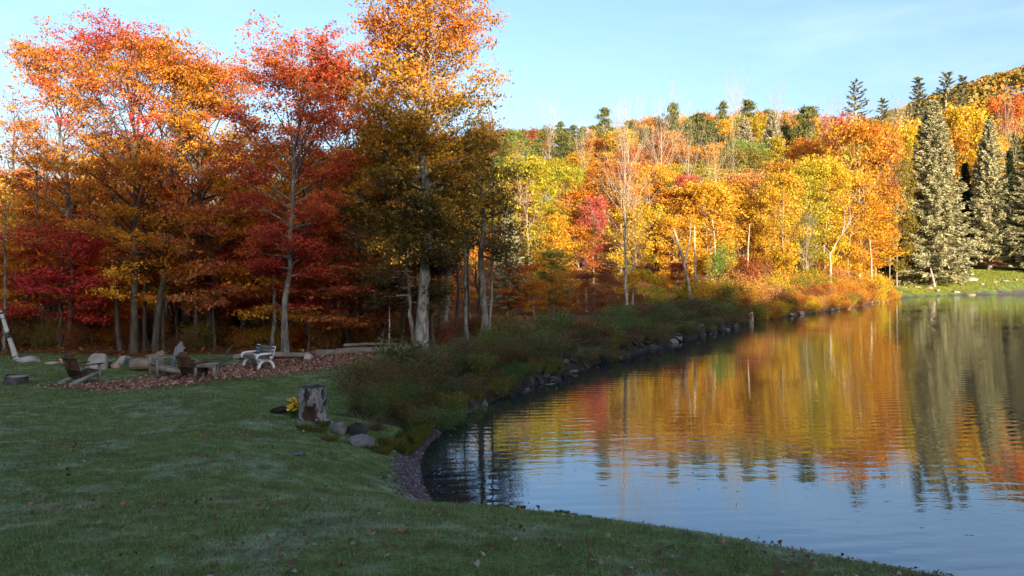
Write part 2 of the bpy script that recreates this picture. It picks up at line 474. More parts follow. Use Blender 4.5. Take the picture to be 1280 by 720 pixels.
# ------------------------------------------------------------------ plant generators (return wood mesh, crown mesh)
def broadleaf(name, seed, H, R, cb, nl, nleaf, leaf, tr, bark, leafmat, flat=.45, clus=.55, shape='round', sides=6, subs=4,
              lean=0.0, fork=None, up=.5, upper=65, lower=12, drop=.1, sub_wood=True, wob=.008):
    rng = np.random.default_rng(seed)
    w = MB(); cl = []

    def stem(base, H, tr, lean_v, nl, cb):
        zs = np.linspace(0, 1, 10)
        wobv = np.cumsum(rng.normal(size=(10, 2)) * H * wob, 0); wobv -= wobv[0]
        P = np.stack([base[0] + wobv[:, 0] + lean_v[0] * zs * H, base[1] + wobv[:, 1] + lean_v[1] * zs * H, base[2] + zs * H * .96], 1)
        rad = tr * (1 - zs) ** .8 + tr * .07; rad[0] *= 1.35
        w.tube(P, rad, sides + 2)
        for i in range(nl):
            f = (i + rng.uniform(0, .9)) / nl
            t = cb + (1 - cb) * f
            k = t * 9; a = int(min(k, 8)); p0 = P[a] + (P[a + 1] - P[a]) * (k - a)
            az = i * 2.4 + rng.normal() * .45
            if shape == 'round': sh = math.sin(PI * (.14 + .8 * f)) ** .75
            elif shape == 'vase': sh = math.sin(PI * (.12 + .66 * f)) ** .9
            elif shape == 'cone': sh = (1 - f) ** .75 + .12
            else: sh = .75 + .25 * math.sin(PI * f)
            L = R * sh * rng.uniform(.72, 1.15)
            el = math.radians(lower + (upper - lower) * f + rng.normal() * 9)
            d = np.array([math.cos(az) * math.cos(el), math.sin(az) * math.cos(el), math.sin(el)])
            ss = np.linspace(0, 1, 5)[:, None]
            LL = L / max(.45, math.cos(el))
            bend = np.array([0, 0, (.18 if f > .35 else -.06) * LL])
            Q = p0 + d * LL * ss + bend * ss ** 2 + rng.normal(size=(5, 3)) * LL * .03 * ss
            Q[:, 2] = np.minimum(Q[:, 2], H * 1.02 + base[2])
            r0 = min(tr * (1 - t) ** .8 * .6 + .012, .035 * LL + .01)
            w.tube(Q, r0 * (1 - .85 * ss[:, 0]), max(3, sides - 2), cap=False)
            cl.append(Q[-1]); cl.append(Q[3])
            for j in range(subs):
                s = .3 + .65 * (j + rng.uniform(0, .8)) / subs
                kk = s * 4; aa = int(min(kk, 3)); q0 = Q[aa] + (Q[aa + 1] - Q[aa]) * (kk - aa)
                side = 1 if (j + i) % 2 else -1
                dv = unit(np.array([-d[1], d[0], 0])) * side * rng.uniform(.5, 1.0) + d * .7 + np.array([0, 0, rng.normal() * .22 + .1])
                l2 = LL * rng.uniform(.25, .5) * (1.1 - .5 * s)
                Z = q0 + unit(dv) * l2 * np.linspace(0, 1, 3)[:, None]
                if sub_wood: w.tube(Z, r0 * .42 * np.array([1, .6, .15]), 3, cap=False)
                cl.append(Z[2]); cl.append(Z[1]); cl.append(Z[1] * .5 + Z[2] * .5)
    stem((0, 0, 0), H, tr, (lean, 0), nl, cb)
    if fork:
        for fx, fy, fh, fr_, fl in fork: stem((fx, fy, 0), fh, fr_, fl, nl // 2, cb)
    wood = w.mesh(name + '_trunk', bark, True)
    if nleaf == 0: return wood, None, H, R
    C = np.array(cl)
    keep = rng.uniform(size=len(C)) > drop; C = C[keep]
    wts = rng.uniform(.3, 1.5, len(C)); wts /= wts.sum()
    gN = 9; ns = nleaf // gN; nleaf = ns * gN
    idx = rng.choice(len(C), ns, p=wts)
    off = rng.normal(size=(ns, 3)) * np.array([clus, clus, clus * flat])
    pts = np.repeat(C[idx] + off, gN, 0) + rng.normal(size=(nleaf, 3)) * leaf * np.array([1.2, 1.2, .7])
    V, Fc = leaf_quads(pts, leaf, rng, up, grp=gN)
    return wood, mesh_k(name + '_crown', V, Fc, leafmat), float(np.percentile(pts[:, 2], 99.7)), float(np.percentile(np.hypot(pts[:, 0], pts[:, 1]), 95))


def spruce(name, seed, H, R, nb, bark, mat, base=.05, droop=1.0, q=24, size=.55, power=.8):
    rng = np.random.default_rng(seed); w = MB()
    zs = np.linspace(0, 1, 8)
    P = np.stack([np.zeros(8), np.zeros(8), zs * H], 1) + np.cumsum(rng.normal(size=(8, 3)) * .02, 0) * np.array([1, 1, 0])
    w.tube(P, H * .016 * (1 - zs) + .02, 8)
    pts, dirs = [], []
    for i in range(nb):
        f = ((i + rng.uniform(0, 1)) / nb)
        t = base + (1 - base) * f
        L = R * ((1 - f) ** power) * rng.uniform(.72, 1.12) + .25
        if f < .08: L *= .8
        az = i * 2.39996 + rng.normal() * .3
        el0 = math.radians(-14 * droop + 50 * f ** 1.5 + rng.normal() * 5)
        s = np.linspace(0, 1, 6)
        rr = L * s; zz = np.tan(el0) * rr - .10 * droop * L * np.sin(PI * s) + .12 * L * s ** 3
        Q = np.stack([math.cos(az) * rr, math.sin(az) * rr, t * H + zz], 1)
        w.tube(Q, np.linspace(.012 * L + .012, .006, 6), 3, cap=False)
        k = int(q * (.35 + .65 * L / R))
        u = rng.uniform(.1, 1.0, k) ** .8
        Qi = np.stack([np.interp(u, s, Q[:, c]) for c in range(3)], 1)
        lat = rng.normal(size=k) * .17 * L * (1.15 - u)
        Qi[:, 0] += -math.sin(az) * lat; Qi[:, 1] += math.cos(az) * lat
        Qi[:, 2] -= np.abs(rng.normal(size=k)) * .25 * droop * (.4 + .6 * L / R)
        dd = np.stack([np.cos(az) - math.sin(az) * lat * .8 / L, np.sin(az) + math.cos(az) * lat * .8 / L, np.full(k, -.35 * droop + .5 * f)], 1)
        pts.append(Qi); dirs.append(dd)
    C = np.concatenate(pts); d = unit(np.concatenate(dirs))
    V, Fc = leaf_quads(C, size, rng, .15, .28, d)
    return w.mesh(name + '_trunk', bark, True), mesh_k(name + '_crown', V, Fc, mat), H, R


def pine(name, seed, H, R, bark, mat, nb=44, start=.22, nleaf=6500, size=.42):
    rng = np.random.default_rng(seed); w = MB(); cl = []
    zs = np.linspace(0, 1, 8)
    P = np.stack([np.cumsum(rng.normal(size=8) * .08), np.cumsum(rng.normal(size=8) * .08), zs * H * .97], 1)
    w.tube(P, H * .014 * (1 - zs) + .03, 7)
    for i in range(nb):
        f = (i + rng.uniform(0, .9)) / nb; t = start + (1 - start) * f
        L = R * rng.uniform(.4, 1.3) * ((1 - f) ** .65 * .85 + .15)
        az = i * 2.4 + rng.normal() * .5; el = math.radians(5 + 30 * f + rng.normal() * 8)
        s = np.linspace(0, 1, 4)[:, None]
        k = t * 7; a = int(min(k, 6)); p0 = P[a] + (P[a + 1] - P[a]) * (k - a)
        Q = p0 + np.array([math.cos(az) * math.cos(el), math.sin(az) * math.cos(el), math.sin(el)]) * L * s + np.array([0, 0, .15 * L]) * s ** 2
        w.tube(Q, np.linspace(.02 * L + .01, .01, 4), 3, cap=False)
        cl += [Q[3], Q[2], (Q[3] + Q[2]) / 2, (Q[1] + Q[2]) / 2]
    cl.append(P[-1]); C = np.array(cl); idx = rng.integers(0, len(C), nleaf)
    pts = C[idx] + rng.normal(size=(nleaf, 3)) * np.array([.45, .45, .13]) * R / 3.2
    V, Fc = leaf_quads(pts, size, rng, .3, .4, unit(rng.normal(size=(nleaf, 3)) * .6 + np.array([0, 0, .8])))
    return w.mesh(name + '_trunk', bark, True), mesh_k(name + '_crown', V, Fc, mat), H, R


def bare(name, seed, H, R, bark, cb=.3, nl=22, tr=.2, fine=5, upper=72, lower=25):
    rng = np.random.default_rng(seed); t = MB(); w = MB()
    zs = np.linspace(0, 1, 12)
    wv = np.cumsum(rng.normal(size=(12, 2)) * H * .006, 0); wv -= wv[0]
    P = np.stack([wv[:, 0], wv[:, 1], zs * H], 1)
    rad = tr * (1 - zs) ** .9 + .015; rad[0] *= 1.3
    t.tube(P, rad, 8)

    def grow(p0, d, L, r, lev):
        s = np.linspace(0, 1, 5)[:, None]
        Q = p0 + d * L * s + np.array([0, 0, .18 * L]) * s ** 2 + rng.normal(size=(5, 3)) * L * .035 * s
        w.tube(Q, r * (1 - .8 * s[:, 0]), 4 if lev == 0 else 3, cap=False)
        if lev >= 2: return
        for j in range(fine if lev == 0 else 4):
            q = .25 + .7 * (j + rng.uniform(0, .8)) / (fine if lev == 0 else 4)
            k = q * 4; a = int(min(k, 3)); q0 = Q[a] + (Q[a + 1] - Q[a]) * (k - a)
            dv = unit(d + rng.normal(size=3) * .55 + np.array([0, 0, .25]))
            grow(q0, dv, L * rng.uniform(.3, .55) * (1.15 - .5 * q), r * .45, lev + 1)
    for i in range(nl):
        f = (i + rng.uniform(0, .9)) / nl; tt = cb + (1 - cb) * f
        k = tt * 11; a = int(min(k, 10)); p0 = P[a] + (P[a + 1] - P[a]) * (k - a)
        az = i * 2.4 + rng.normal() * .5; el = math.radians(lower + (upper - lower) * f + rng.normal() * 8)
        L = R * (math.sin(PI * (.25 + .65 * f)) ** .8) * rng.uniform(.7, 1.2) / max(.5, math.cos(el))
        grow(p0, np.array([math.cos(az) * math.cos(el), math.sin(az) * math.cos(el), math.sin(el)]), L, max(.018, tr * .42 * (1 - tt) ** .6), 0)
    return t.mesh(name + '_trunk', bark, True), w.mesh(name + '_branches', bark, True), H, R


def shrub(name, seed, H, R, nleaf, leaf, mat, bark, stems=14, flat=.8):
    rng = np.random.default_rng(seed); w = MB(); cl = []
    for i in range(stems):
        az = rng.uniform(0, 2 * PI); r = R * rng.uniform(.15, 1) * .9; h = H * rng.uniform(.6, 1.0) * (1 - .35 * (r / R) ** 2)
        s = np.linspace(0, 1, 4)
        Q = np.stack([math.cos(az) * r * s ** .8 + rng.normal() * .04, math.sin(az) * r * s ** .8 + rng.normal() * .04, h * s], 1)
        w.tube(Q, np.array([.016, .012, .008, .003]), 3, cap=False)
        for u in (.35, .55, .75, .95): cl.append(Q[0] + (Q[3] - Q[0]) * u * np.array([1, 1, 1]))
        cl.append(Q[3])
    C = np.array(cl); idx = rng.integers(0, len(C), nleaf)
    pts = C[idx] + rng.normal(size=(nleaf, 3)) * R * np.array([.16, .16, .16 * flat]); pts[:, 2] = np.maximum(pts[:, 2], .02)
    dd_ = unit(rng.normal(size=(nleaf, 3)) * .7 + np.array([0, 0, .9]))
    V, Fc = leaf_quads(pts, leaf, rng, .3, .42, dd_)
    return w.mesh(name + '_stems', bark, False), mesh_k(name + '_foliage', V, Fc, mat), H, R


def tussock(name, seed, H, R, n, mat, w=.018):
    rng = np.random.default_rng(seed)
    b = np.clip(rng.normal(size=(n, 2)), -1.35, 1.35) * R * .4; az = np.arctan2(b[:, 1], b[:, 0]) + rng.normal(size=n) * .9
    h = H * rng.uniform(.45, 1.0, n); o = h * rng.uniform(.15, .6, n)
    side = np.stack([-np.sin(az), np.cos(az), np.zeros(n)], 1) * (w / 2)
    B = np.stack([b[:, 0], b[:, 1], np.zeros(n)], 1)
    Mid = B + np.stack([np.cos(az) * o * .35, np.sin(az) * o * .35, h * .6], 1)
    T = B + np.stack([np.cos(az) * o, np.sin(az) * o, h], 1)
    V = np.stack([B - side, B + side, Mid + side * .8, T, Mid - side * .8], 1).reshape(-1, 3)
    return mesh_k(name, V, np.arange(n * 5).reshape(-1, 5), mat)


# ------------------------------------------------------------------ colours of foliage (albedo)
C_ = dict(yellow=(.64, .385, .032), gold=(.62, .35, .028), orange=(.6, .25, .028), redorange=(.55, .155, .025), red=(.36, .03, .026), crimson=(.22, .022, .02),
          pink=(.5, .11, .09), olive=(.24, .2, .032), yellowgreen=(.42, .34, .03), green=(.17, .24, .04), brown=(.2, .085, .03), rust=(.3, .1, .03),
          spruce=(.37, .355, .2), greyspruce=(.4, .36, .24), fir=(.12, .135, .06), pine=(.13, .145, .045), shadegreen=(.035, .055, .022), peach=(.55, .28, .09), amber=(.52, .245, .035))

# prototype meshes
BL = []          # far broadleaf trees
specs = [(11, 14, 4.2, .16, 'round'), (12, 14, 3.6, .2, 'round'), (13, 14, 3.0, .14, 'other'), (14, 14, 4.6, .18, 'vase'), (15, 14, 3.4, .1, 'cone'), (16, 14, 4.0, .22, 'round')]
for sd_, h_, r_, cb_, sh_ in specs:
    BL.append(broadleaf('broadleaf_tree', sd_, h_, r_, cb_, 32, 13000, .225, .17, BARK_FAR, LEAF, .6, .52, sh_, 5, 4, sub_wood=False, drop=.14))
FIRB = spruce('fir_tree', 25, 26, 3.6, 110, BARK_FAR, NEEDLE, .1, .2, 40, .48, .8)
FIR = spruce('fir_tree', 24, 26, 3.4, 150, BARK_FAR, NEEDLE, .1, .3, 40, .5, .95)
SP = [spruce('spruce_tree', 21, 26, 5.0, 420, BARK_PALE, NEEDLE, .07, 1.0, 280, .44), spruce('spruce_tree', 22, 26, 4.6, 390, BARK_PALE, NEEDLE, .12, 1.15, 250, .44),
      spruce('spruce_tree', 23, 26, 3.4, 220, BARK_FAR, NEEDLE, .1, .5, 46, .75, .9)]
PN = [pine('pine_tree', 31, 20, 3.4, BARK_FAR, NEEDLE), pine('pine_tree', 32, 20, 2.8, BARK_FAR, NEEDLE, 38, .25, 5200), pine('pine_tree', 33, 20, 3.8, BARK_FAR, NEEDLE, 50, .2, 8000)]
BR = [bare('bare_tree', 41, 14, 2.8, BARK_PALE, .22, 30, .12, 6), bare('bare_tree', 42, 14, 3.4, BARK_PALE, .3, 26, .15, 5, 78, 40), bare('bare_tree', 43, 12, 2.6, BARK_FAR, .3, 22, .1, 5)]
SAP = []         # near, understorey maples
for i, (h_, r_, cb_, sh_) in enumerate([(6, 2.3, .3, 'other'), (6, 2.6, .38, 'vase'), (6, 2.0, .28, 'round'), (6, 2.8, .42, 'round')]):
    SAP.append(broadleaf('young_maple', 51 + i, h_, r_, cb_, 22, 10500, .11, .06, BARK_DARK, LEAF, .3, .3, sh_, 5, 4, up=1.2, upper=45, lower=2, drop=.15, wob=.012))
MID = []         # near, second-row maples
for i, (h_, r_, cb_, sh_) in enumerate([(12, 2.9, .25, 'round'), (12, 2.5, .3, 'vase'), (12, 3.2, .2, 'round'), (12, 2.3, .35, 'other')]):
    MID.append(broadleaf('forest_maple', 61 + i, h_, r_, cb_, 30, 19000, .12, .13, BARK_DARK if i % 2 else BARK_GREY, LEAF, .38, .42, sh_, 6, 4, up=.9, upper=62, lower=8, drop=.16))
SH = [shrub('shrub', 71, 1.0, .85, 3600, .055, LEAF, BARK_DARK), shrub('shrub', 72, 1.0, 1.0, 4200, .045, LEAF, BARK_DARK, 18), shrub('shrub', 73, 1.0, .7, 2600, .06, LEAF, BARK_DARK, 10),
      shrub('shrub', 74, 1.0, .95, 4600, .042, LEAF, BARK_DARK, 22)]
FSH = [shrub('shore_shrub', 76, 2.6, 2.1, 4200, .135, LEAF, BARK_FAR, 18), shrub('shore_shrub', 77, 2.6, 1.7, 3600, .135, LEAF, BARK_FAR, 14)]
TU = [tussock('grass_tuft', 81, .55, .55, 620, LEAF, .008), tussock('grass_tuft', 82, .75, .5, 560, LEAF, .008)]


# ------------------------------------------------------------------ labels
ORD = 'first second third fourth fifth sixth seventh eighth ninth tenth eleventh twelfth thirteenth fourteenth fifteenth sixteenth seventeenth eighteenth nineteenth twentieth'.split()
COLNAME = dict(yellow='bright yellow', gold='golden', orange='orange', redorange='red-orange', red='red', crimson='dark crimson', pink='pinkish red', olive='olive green', yellowgreen='yellow-green',
               green='green', brown='brown', rust='rust-brown', spruce='grey-green', greyspruce='pale grey', fir='dark green', pine='olive', shadegreen='dark green', peach='peach', amber='amber')


def fix_labels():
    from collections import defaultdict
    by = defaultdict(list)
    for o in THINGS: by[o['label']].append(o)
    for lab, os_ in by.items():
        if len(os_) < 2: continue
        os_.sort(key=lambda o: o.location.x / max(o.location.y, 1))
        for i, o in enumerate(os_):
            o['label'] = f"{lab}, " + ('leftmost' if i == 0 else ('rightmost' if i == len(os_) - 1 else (ORD[i] + ' from left' if i < len(ORD) else ORD[len(os_) - 1 - i] + ' from right')))


def place_tree(proto, name, px, ytop, D, wpx, color, spread, label, cat='tree', group=None, rz=None, zsink=.15, minh=0, woodpart='trunk', leafpart='crown', gain=1.0):
    wood, crown, H, R = proto
    x = (px - 640) / F * D
    z0 = gz(x, D) - zsink
    h = CAMZ + (HOR - ytop) / F * D - z0
    h = max(h, minh, 1.0)
    sz = h / H; sx = (wpx / F * D) / (2 * R) if wpx else sz
    r = empty(name, (x, D, z0), RNG.uniform(0, 6.28) if rz is None else rz, (sx, sx, sz))
    tag(r, label, cat, group)
    obj(woodpart, wood, r)
    if crown is not None:
        c = obj(leafpart, crown, r)
        if color:
            jit = RNG.uniform(.93, 1.07, 3) if crown.materials[0] == LEAF else np.full(3, RNG.uniform(.9, 1.1))
            c.color = (*(min(.85, gain * v * j_) for v, j_ in zip(C_[color], jit)), spread)
    return r


# ------------------------------------------------------------------ the near trees (edge of the clearing)
def hero(name, label, mats, px, ytop, D, wpx, seed, cb, nl, nleaf, tr, bark, shape='round', cat='tree', rz=0.0, **kw):
    x = (px - 640) / F * D; z0 = gz(x, D) - .1
    H = CAMZ + (HOR - ytop) / F * D - z0; R = wpx / F * D / 2
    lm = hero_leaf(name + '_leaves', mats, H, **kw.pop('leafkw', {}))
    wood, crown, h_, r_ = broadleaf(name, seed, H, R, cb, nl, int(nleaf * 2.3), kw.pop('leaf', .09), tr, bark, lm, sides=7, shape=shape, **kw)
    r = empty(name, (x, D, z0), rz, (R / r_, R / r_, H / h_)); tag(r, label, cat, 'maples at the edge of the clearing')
    obj('trunk', wood, r); obj('crown', crown, r)
    return r


RED, ORG, YEL, GRN, BRN, CRM = (.42, .045, .03), (.58, .2, .025), (.62, .37, .03), (.13, .15, .03), (.2, .07, .025), (.3, .03, .024)
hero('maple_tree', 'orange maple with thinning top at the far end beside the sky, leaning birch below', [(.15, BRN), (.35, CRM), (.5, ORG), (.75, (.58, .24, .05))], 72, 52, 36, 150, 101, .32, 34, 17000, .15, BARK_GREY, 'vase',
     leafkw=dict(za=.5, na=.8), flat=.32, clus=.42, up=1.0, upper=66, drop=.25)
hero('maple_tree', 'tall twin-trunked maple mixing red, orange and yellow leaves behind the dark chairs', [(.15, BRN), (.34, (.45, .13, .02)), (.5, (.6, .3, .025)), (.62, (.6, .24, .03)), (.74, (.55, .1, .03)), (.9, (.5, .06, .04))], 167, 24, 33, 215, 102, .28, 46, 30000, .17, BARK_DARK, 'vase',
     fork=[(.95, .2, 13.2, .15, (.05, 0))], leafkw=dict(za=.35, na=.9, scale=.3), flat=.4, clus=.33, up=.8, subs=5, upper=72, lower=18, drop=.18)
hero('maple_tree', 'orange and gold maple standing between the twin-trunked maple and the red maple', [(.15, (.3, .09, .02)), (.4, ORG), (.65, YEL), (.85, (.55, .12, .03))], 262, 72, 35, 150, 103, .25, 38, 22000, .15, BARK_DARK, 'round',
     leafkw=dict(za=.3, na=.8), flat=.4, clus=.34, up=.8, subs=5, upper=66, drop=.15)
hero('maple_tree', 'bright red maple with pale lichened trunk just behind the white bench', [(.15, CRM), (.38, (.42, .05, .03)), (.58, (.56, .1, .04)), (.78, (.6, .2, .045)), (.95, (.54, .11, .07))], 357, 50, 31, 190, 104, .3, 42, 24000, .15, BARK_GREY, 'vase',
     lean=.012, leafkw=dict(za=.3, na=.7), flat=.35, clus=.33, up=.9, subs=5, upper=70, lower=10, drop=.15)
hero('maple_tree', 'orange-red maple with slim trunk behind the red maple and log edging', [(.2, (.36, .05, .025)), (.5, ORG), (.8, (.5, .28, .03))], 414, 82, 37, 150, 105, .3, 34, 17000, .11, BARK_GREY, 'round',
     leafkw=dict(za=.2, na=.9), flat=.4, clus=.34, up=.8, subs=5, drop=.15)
hero('maple_tree', 'tallest maple, orange above and shade-darkened green below, with thick pale trunk by round stone', [(.15, (.09, .05, .02)), (.36, (.1, .085, .022)), (.47, (.24, .16, .025)), (.56, (.56, .31, .028)), (.75, (.6, .26, .028)), (.97, (.56, .17, .03))], 526, -70, 32, 190, 106, .27, 80, 62000, .28, BARK_MAPLE, 'vase', leaf=.1,  # dark low stops put the crown's shade into the green-brown leaf colour
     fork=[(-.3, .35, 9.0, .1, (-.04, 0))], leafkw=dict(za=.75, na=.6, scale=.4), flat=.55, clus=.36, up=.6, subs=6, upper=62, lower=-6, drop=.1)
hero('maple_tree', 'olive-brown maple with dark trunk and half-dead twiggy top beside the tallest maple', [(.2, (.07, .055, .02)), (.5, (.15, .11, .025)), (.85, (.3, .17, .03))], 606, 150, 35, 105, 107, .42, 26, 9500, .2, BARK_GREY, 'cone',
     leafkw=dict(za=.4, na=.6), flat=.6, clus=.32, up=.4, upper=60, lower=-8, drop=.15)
place_tree(BR[2], 'bare_tree', 612, 128, 36.5, 90, None, 0, 'thin leafless snag rising against the sky beside the half-dead maple', woodpart='trunk', leafpart='branches')

# leaning birch at the clearing's end
r = empty('birch_tree', (*at(22, 457, 29.5).xy, gz(*at(22, 457, 29.5).xy) - .1)); r.rotation_euler = (0, math.radians(-24), 0)
tag(r, 'white birch with black bands leaning away from the forest edge', 'tree')
wb, cb_, _, _ = broadleaf('birch_tree', 108, 9, 1.6, .55, 16, 2500, .12, .08, BARK_BIRCH, LEAF, sides=8)
obj('trunk', wb, r); c = obj('crown', cb_, r); c.color = (*C_['gold'], .6)
# slim birch pole near the log
place_tree(broadleaf('birch_tree', 109, 6, 1.0, .6, 14, 1500, .12, .05, BARK_BIRCH, LEAF, sides=6), 'birch_tree', 487, 250, 33, 60, 'gold', .7, 'slim white birch pole standing behind the log edging')
place_tree(broadleaf('birch_tree', 110, 6, 1.0, .45, 14, 1800, .12, .06, BARK_GREY, LEAF, sides=6), 'maple_tree', 386, 215, 34, 80, 'orange', .7, 'slim grey-trunked maple right behind the bench and red maple')

# second row and understorey
cols_l = ['red', 'orange', 'redorange', 'gold', 'amber', 'rust', 'orange', 'rust', 'orange', 'amber']
k = 0
for D0, step, y0, y1 in ((40, 50, 160, 235), (50, 54, 205, 250), (61, 60, 220, 250)):
    px = -50 + RNG.uniform(0, 20)
    while px < 455:
        D = D0 + RNG.uniform(-4, 4)
        cn = cols_l[int(RNG.integers(0, len(cols_l)))]
        where = 'in the shaded wood behind the chairs' if px < 205 else ('in the shaded wood behind the bench' if px < 350 else 'in the wood behind the log edging')
        dep = {40: 'front', 50: 'middle', 61: 'deepest'}[D0]
        yt = RNG.uniform(y0, y1) + (0 if px > 120 or D0 > 40 else 30)
        place_tree(MID[k % 4], 'maple_tree', px, yt, D, RNG.uniform(85, 140) * 42 / D, cn, .35, f'{COLNAME[cn]} maple {where}, {dep} row', group='maples of the shaded wood', gain=1.45)
        k += 1; px += step * RNG.uniform(.7, 1.3)
for D0, step in ((34.5, 38), (43, 44), (54, 46)):
    px = -40 + RNG.uniform(0, 15)
    while px < (480 if D0 < 50 else 560):
        D = D0 + RNG.uniform(-1.5, 2.5)
        cn = ['red', 'red', 'rust', 'amber', 'redorange', 'orange', 'rust'][int(RNG.integers(0, 7))]
        if px > 400: cn = ['rust', 'amber', 'brown', 'orange'][int(RNG.integers(0, 4))]
        where = 'behind the firepit stones' if px < 205 else ('behind the bench' if px < 350 else 'behind the log edging')
        dep = {34.5: 'front', 43: 'middle', 54: 'deepest'}[D0]
        yt = RNG.uniform(235, 330) if D0 < 50 else RNG.uniform(290, 350)
        if px > 440: yt = max(yt, 330)
        place_tree(SAP[k % 4], 'young_maple', px, yt, D, RNG.uniform(100, 165) * 36 / D, cn, .35, f'{COLNAME[cn]} young maple {where}, {dep} row', group='young maples of the shaded wood', minh=2.5, gain=1.6)
        k += 1; px += step * RNG.uniform(.75, 1.3)

STEM = [bare('slender_tree', 45 + i, 12, 1.3, [BARK_DARK, BARK_GREY, BARK_DARK][i], .45, 14, .13, 3) for i in range(3)]
for D0, step in ((34, 30), (41, 26), (50, 24)):
    px = -30 + RNG.uniform(0, 20)
    while px < 600:
        D = D0 + RNG.uniform(-1.5, 4)
        bk = int(RNG.integers(0, 3)); where = 'behind the firepit stones' if px < 205 else ('behind the bench' if px < 350 else ('behind the log edging' if px < 480 else 'beside the tallest maple'))
        place_tree(STEM[bk], 'slender_tree', px, RNG.uniform(140, 250) if px < 460 else RNG.uniform(260, 330), D, RNG.uniform(40, 70), None, 0, f"slender {['dark', 'grey', 'dark'][bk]} leafless stem {where}, {({34: 'front', 41: 'middle', 50: 'deepest'})[D0]} row",
                   group='slender stems of the shaded wood', woodpart='trunk', leafpart='branches')
        px += step * RNG.uniform(.6, 1.4)
px = -20
while px < 640:
    D = RNG.uniform(32.5, 38) + (1.5 if px > 480 else 0)
    cn = ['brown', 'rust', 'amber', 'olive', 'redorange'][int(RNG.integers(0, 5))]
    where = 'behind the firepit stones' if px < 205 else ('behind the bench' if px < 350 else ('behind the log edging' if px < 510 else 'around the half-dead maple'))
    place_tree(SH[k % 4], 'shrub', px, 343 + (3.2 - RNG.uniform(.5, 1.7)) / D * F, D, RNG.uniform(40, 70), cn, .5, f'{COLNAME[cn]} low shrub {where}', 'shrub', 'shrubs at the edge of the wood', woodpart='stems', leafpart='foliage', minh=.5, gain=.8)
    k += 1; px += RNG.uniform(13, 26)

# ------------------------------------------------------------------ the far wood: trees one can point at
FAR = 'trees of the sunlit far wood'
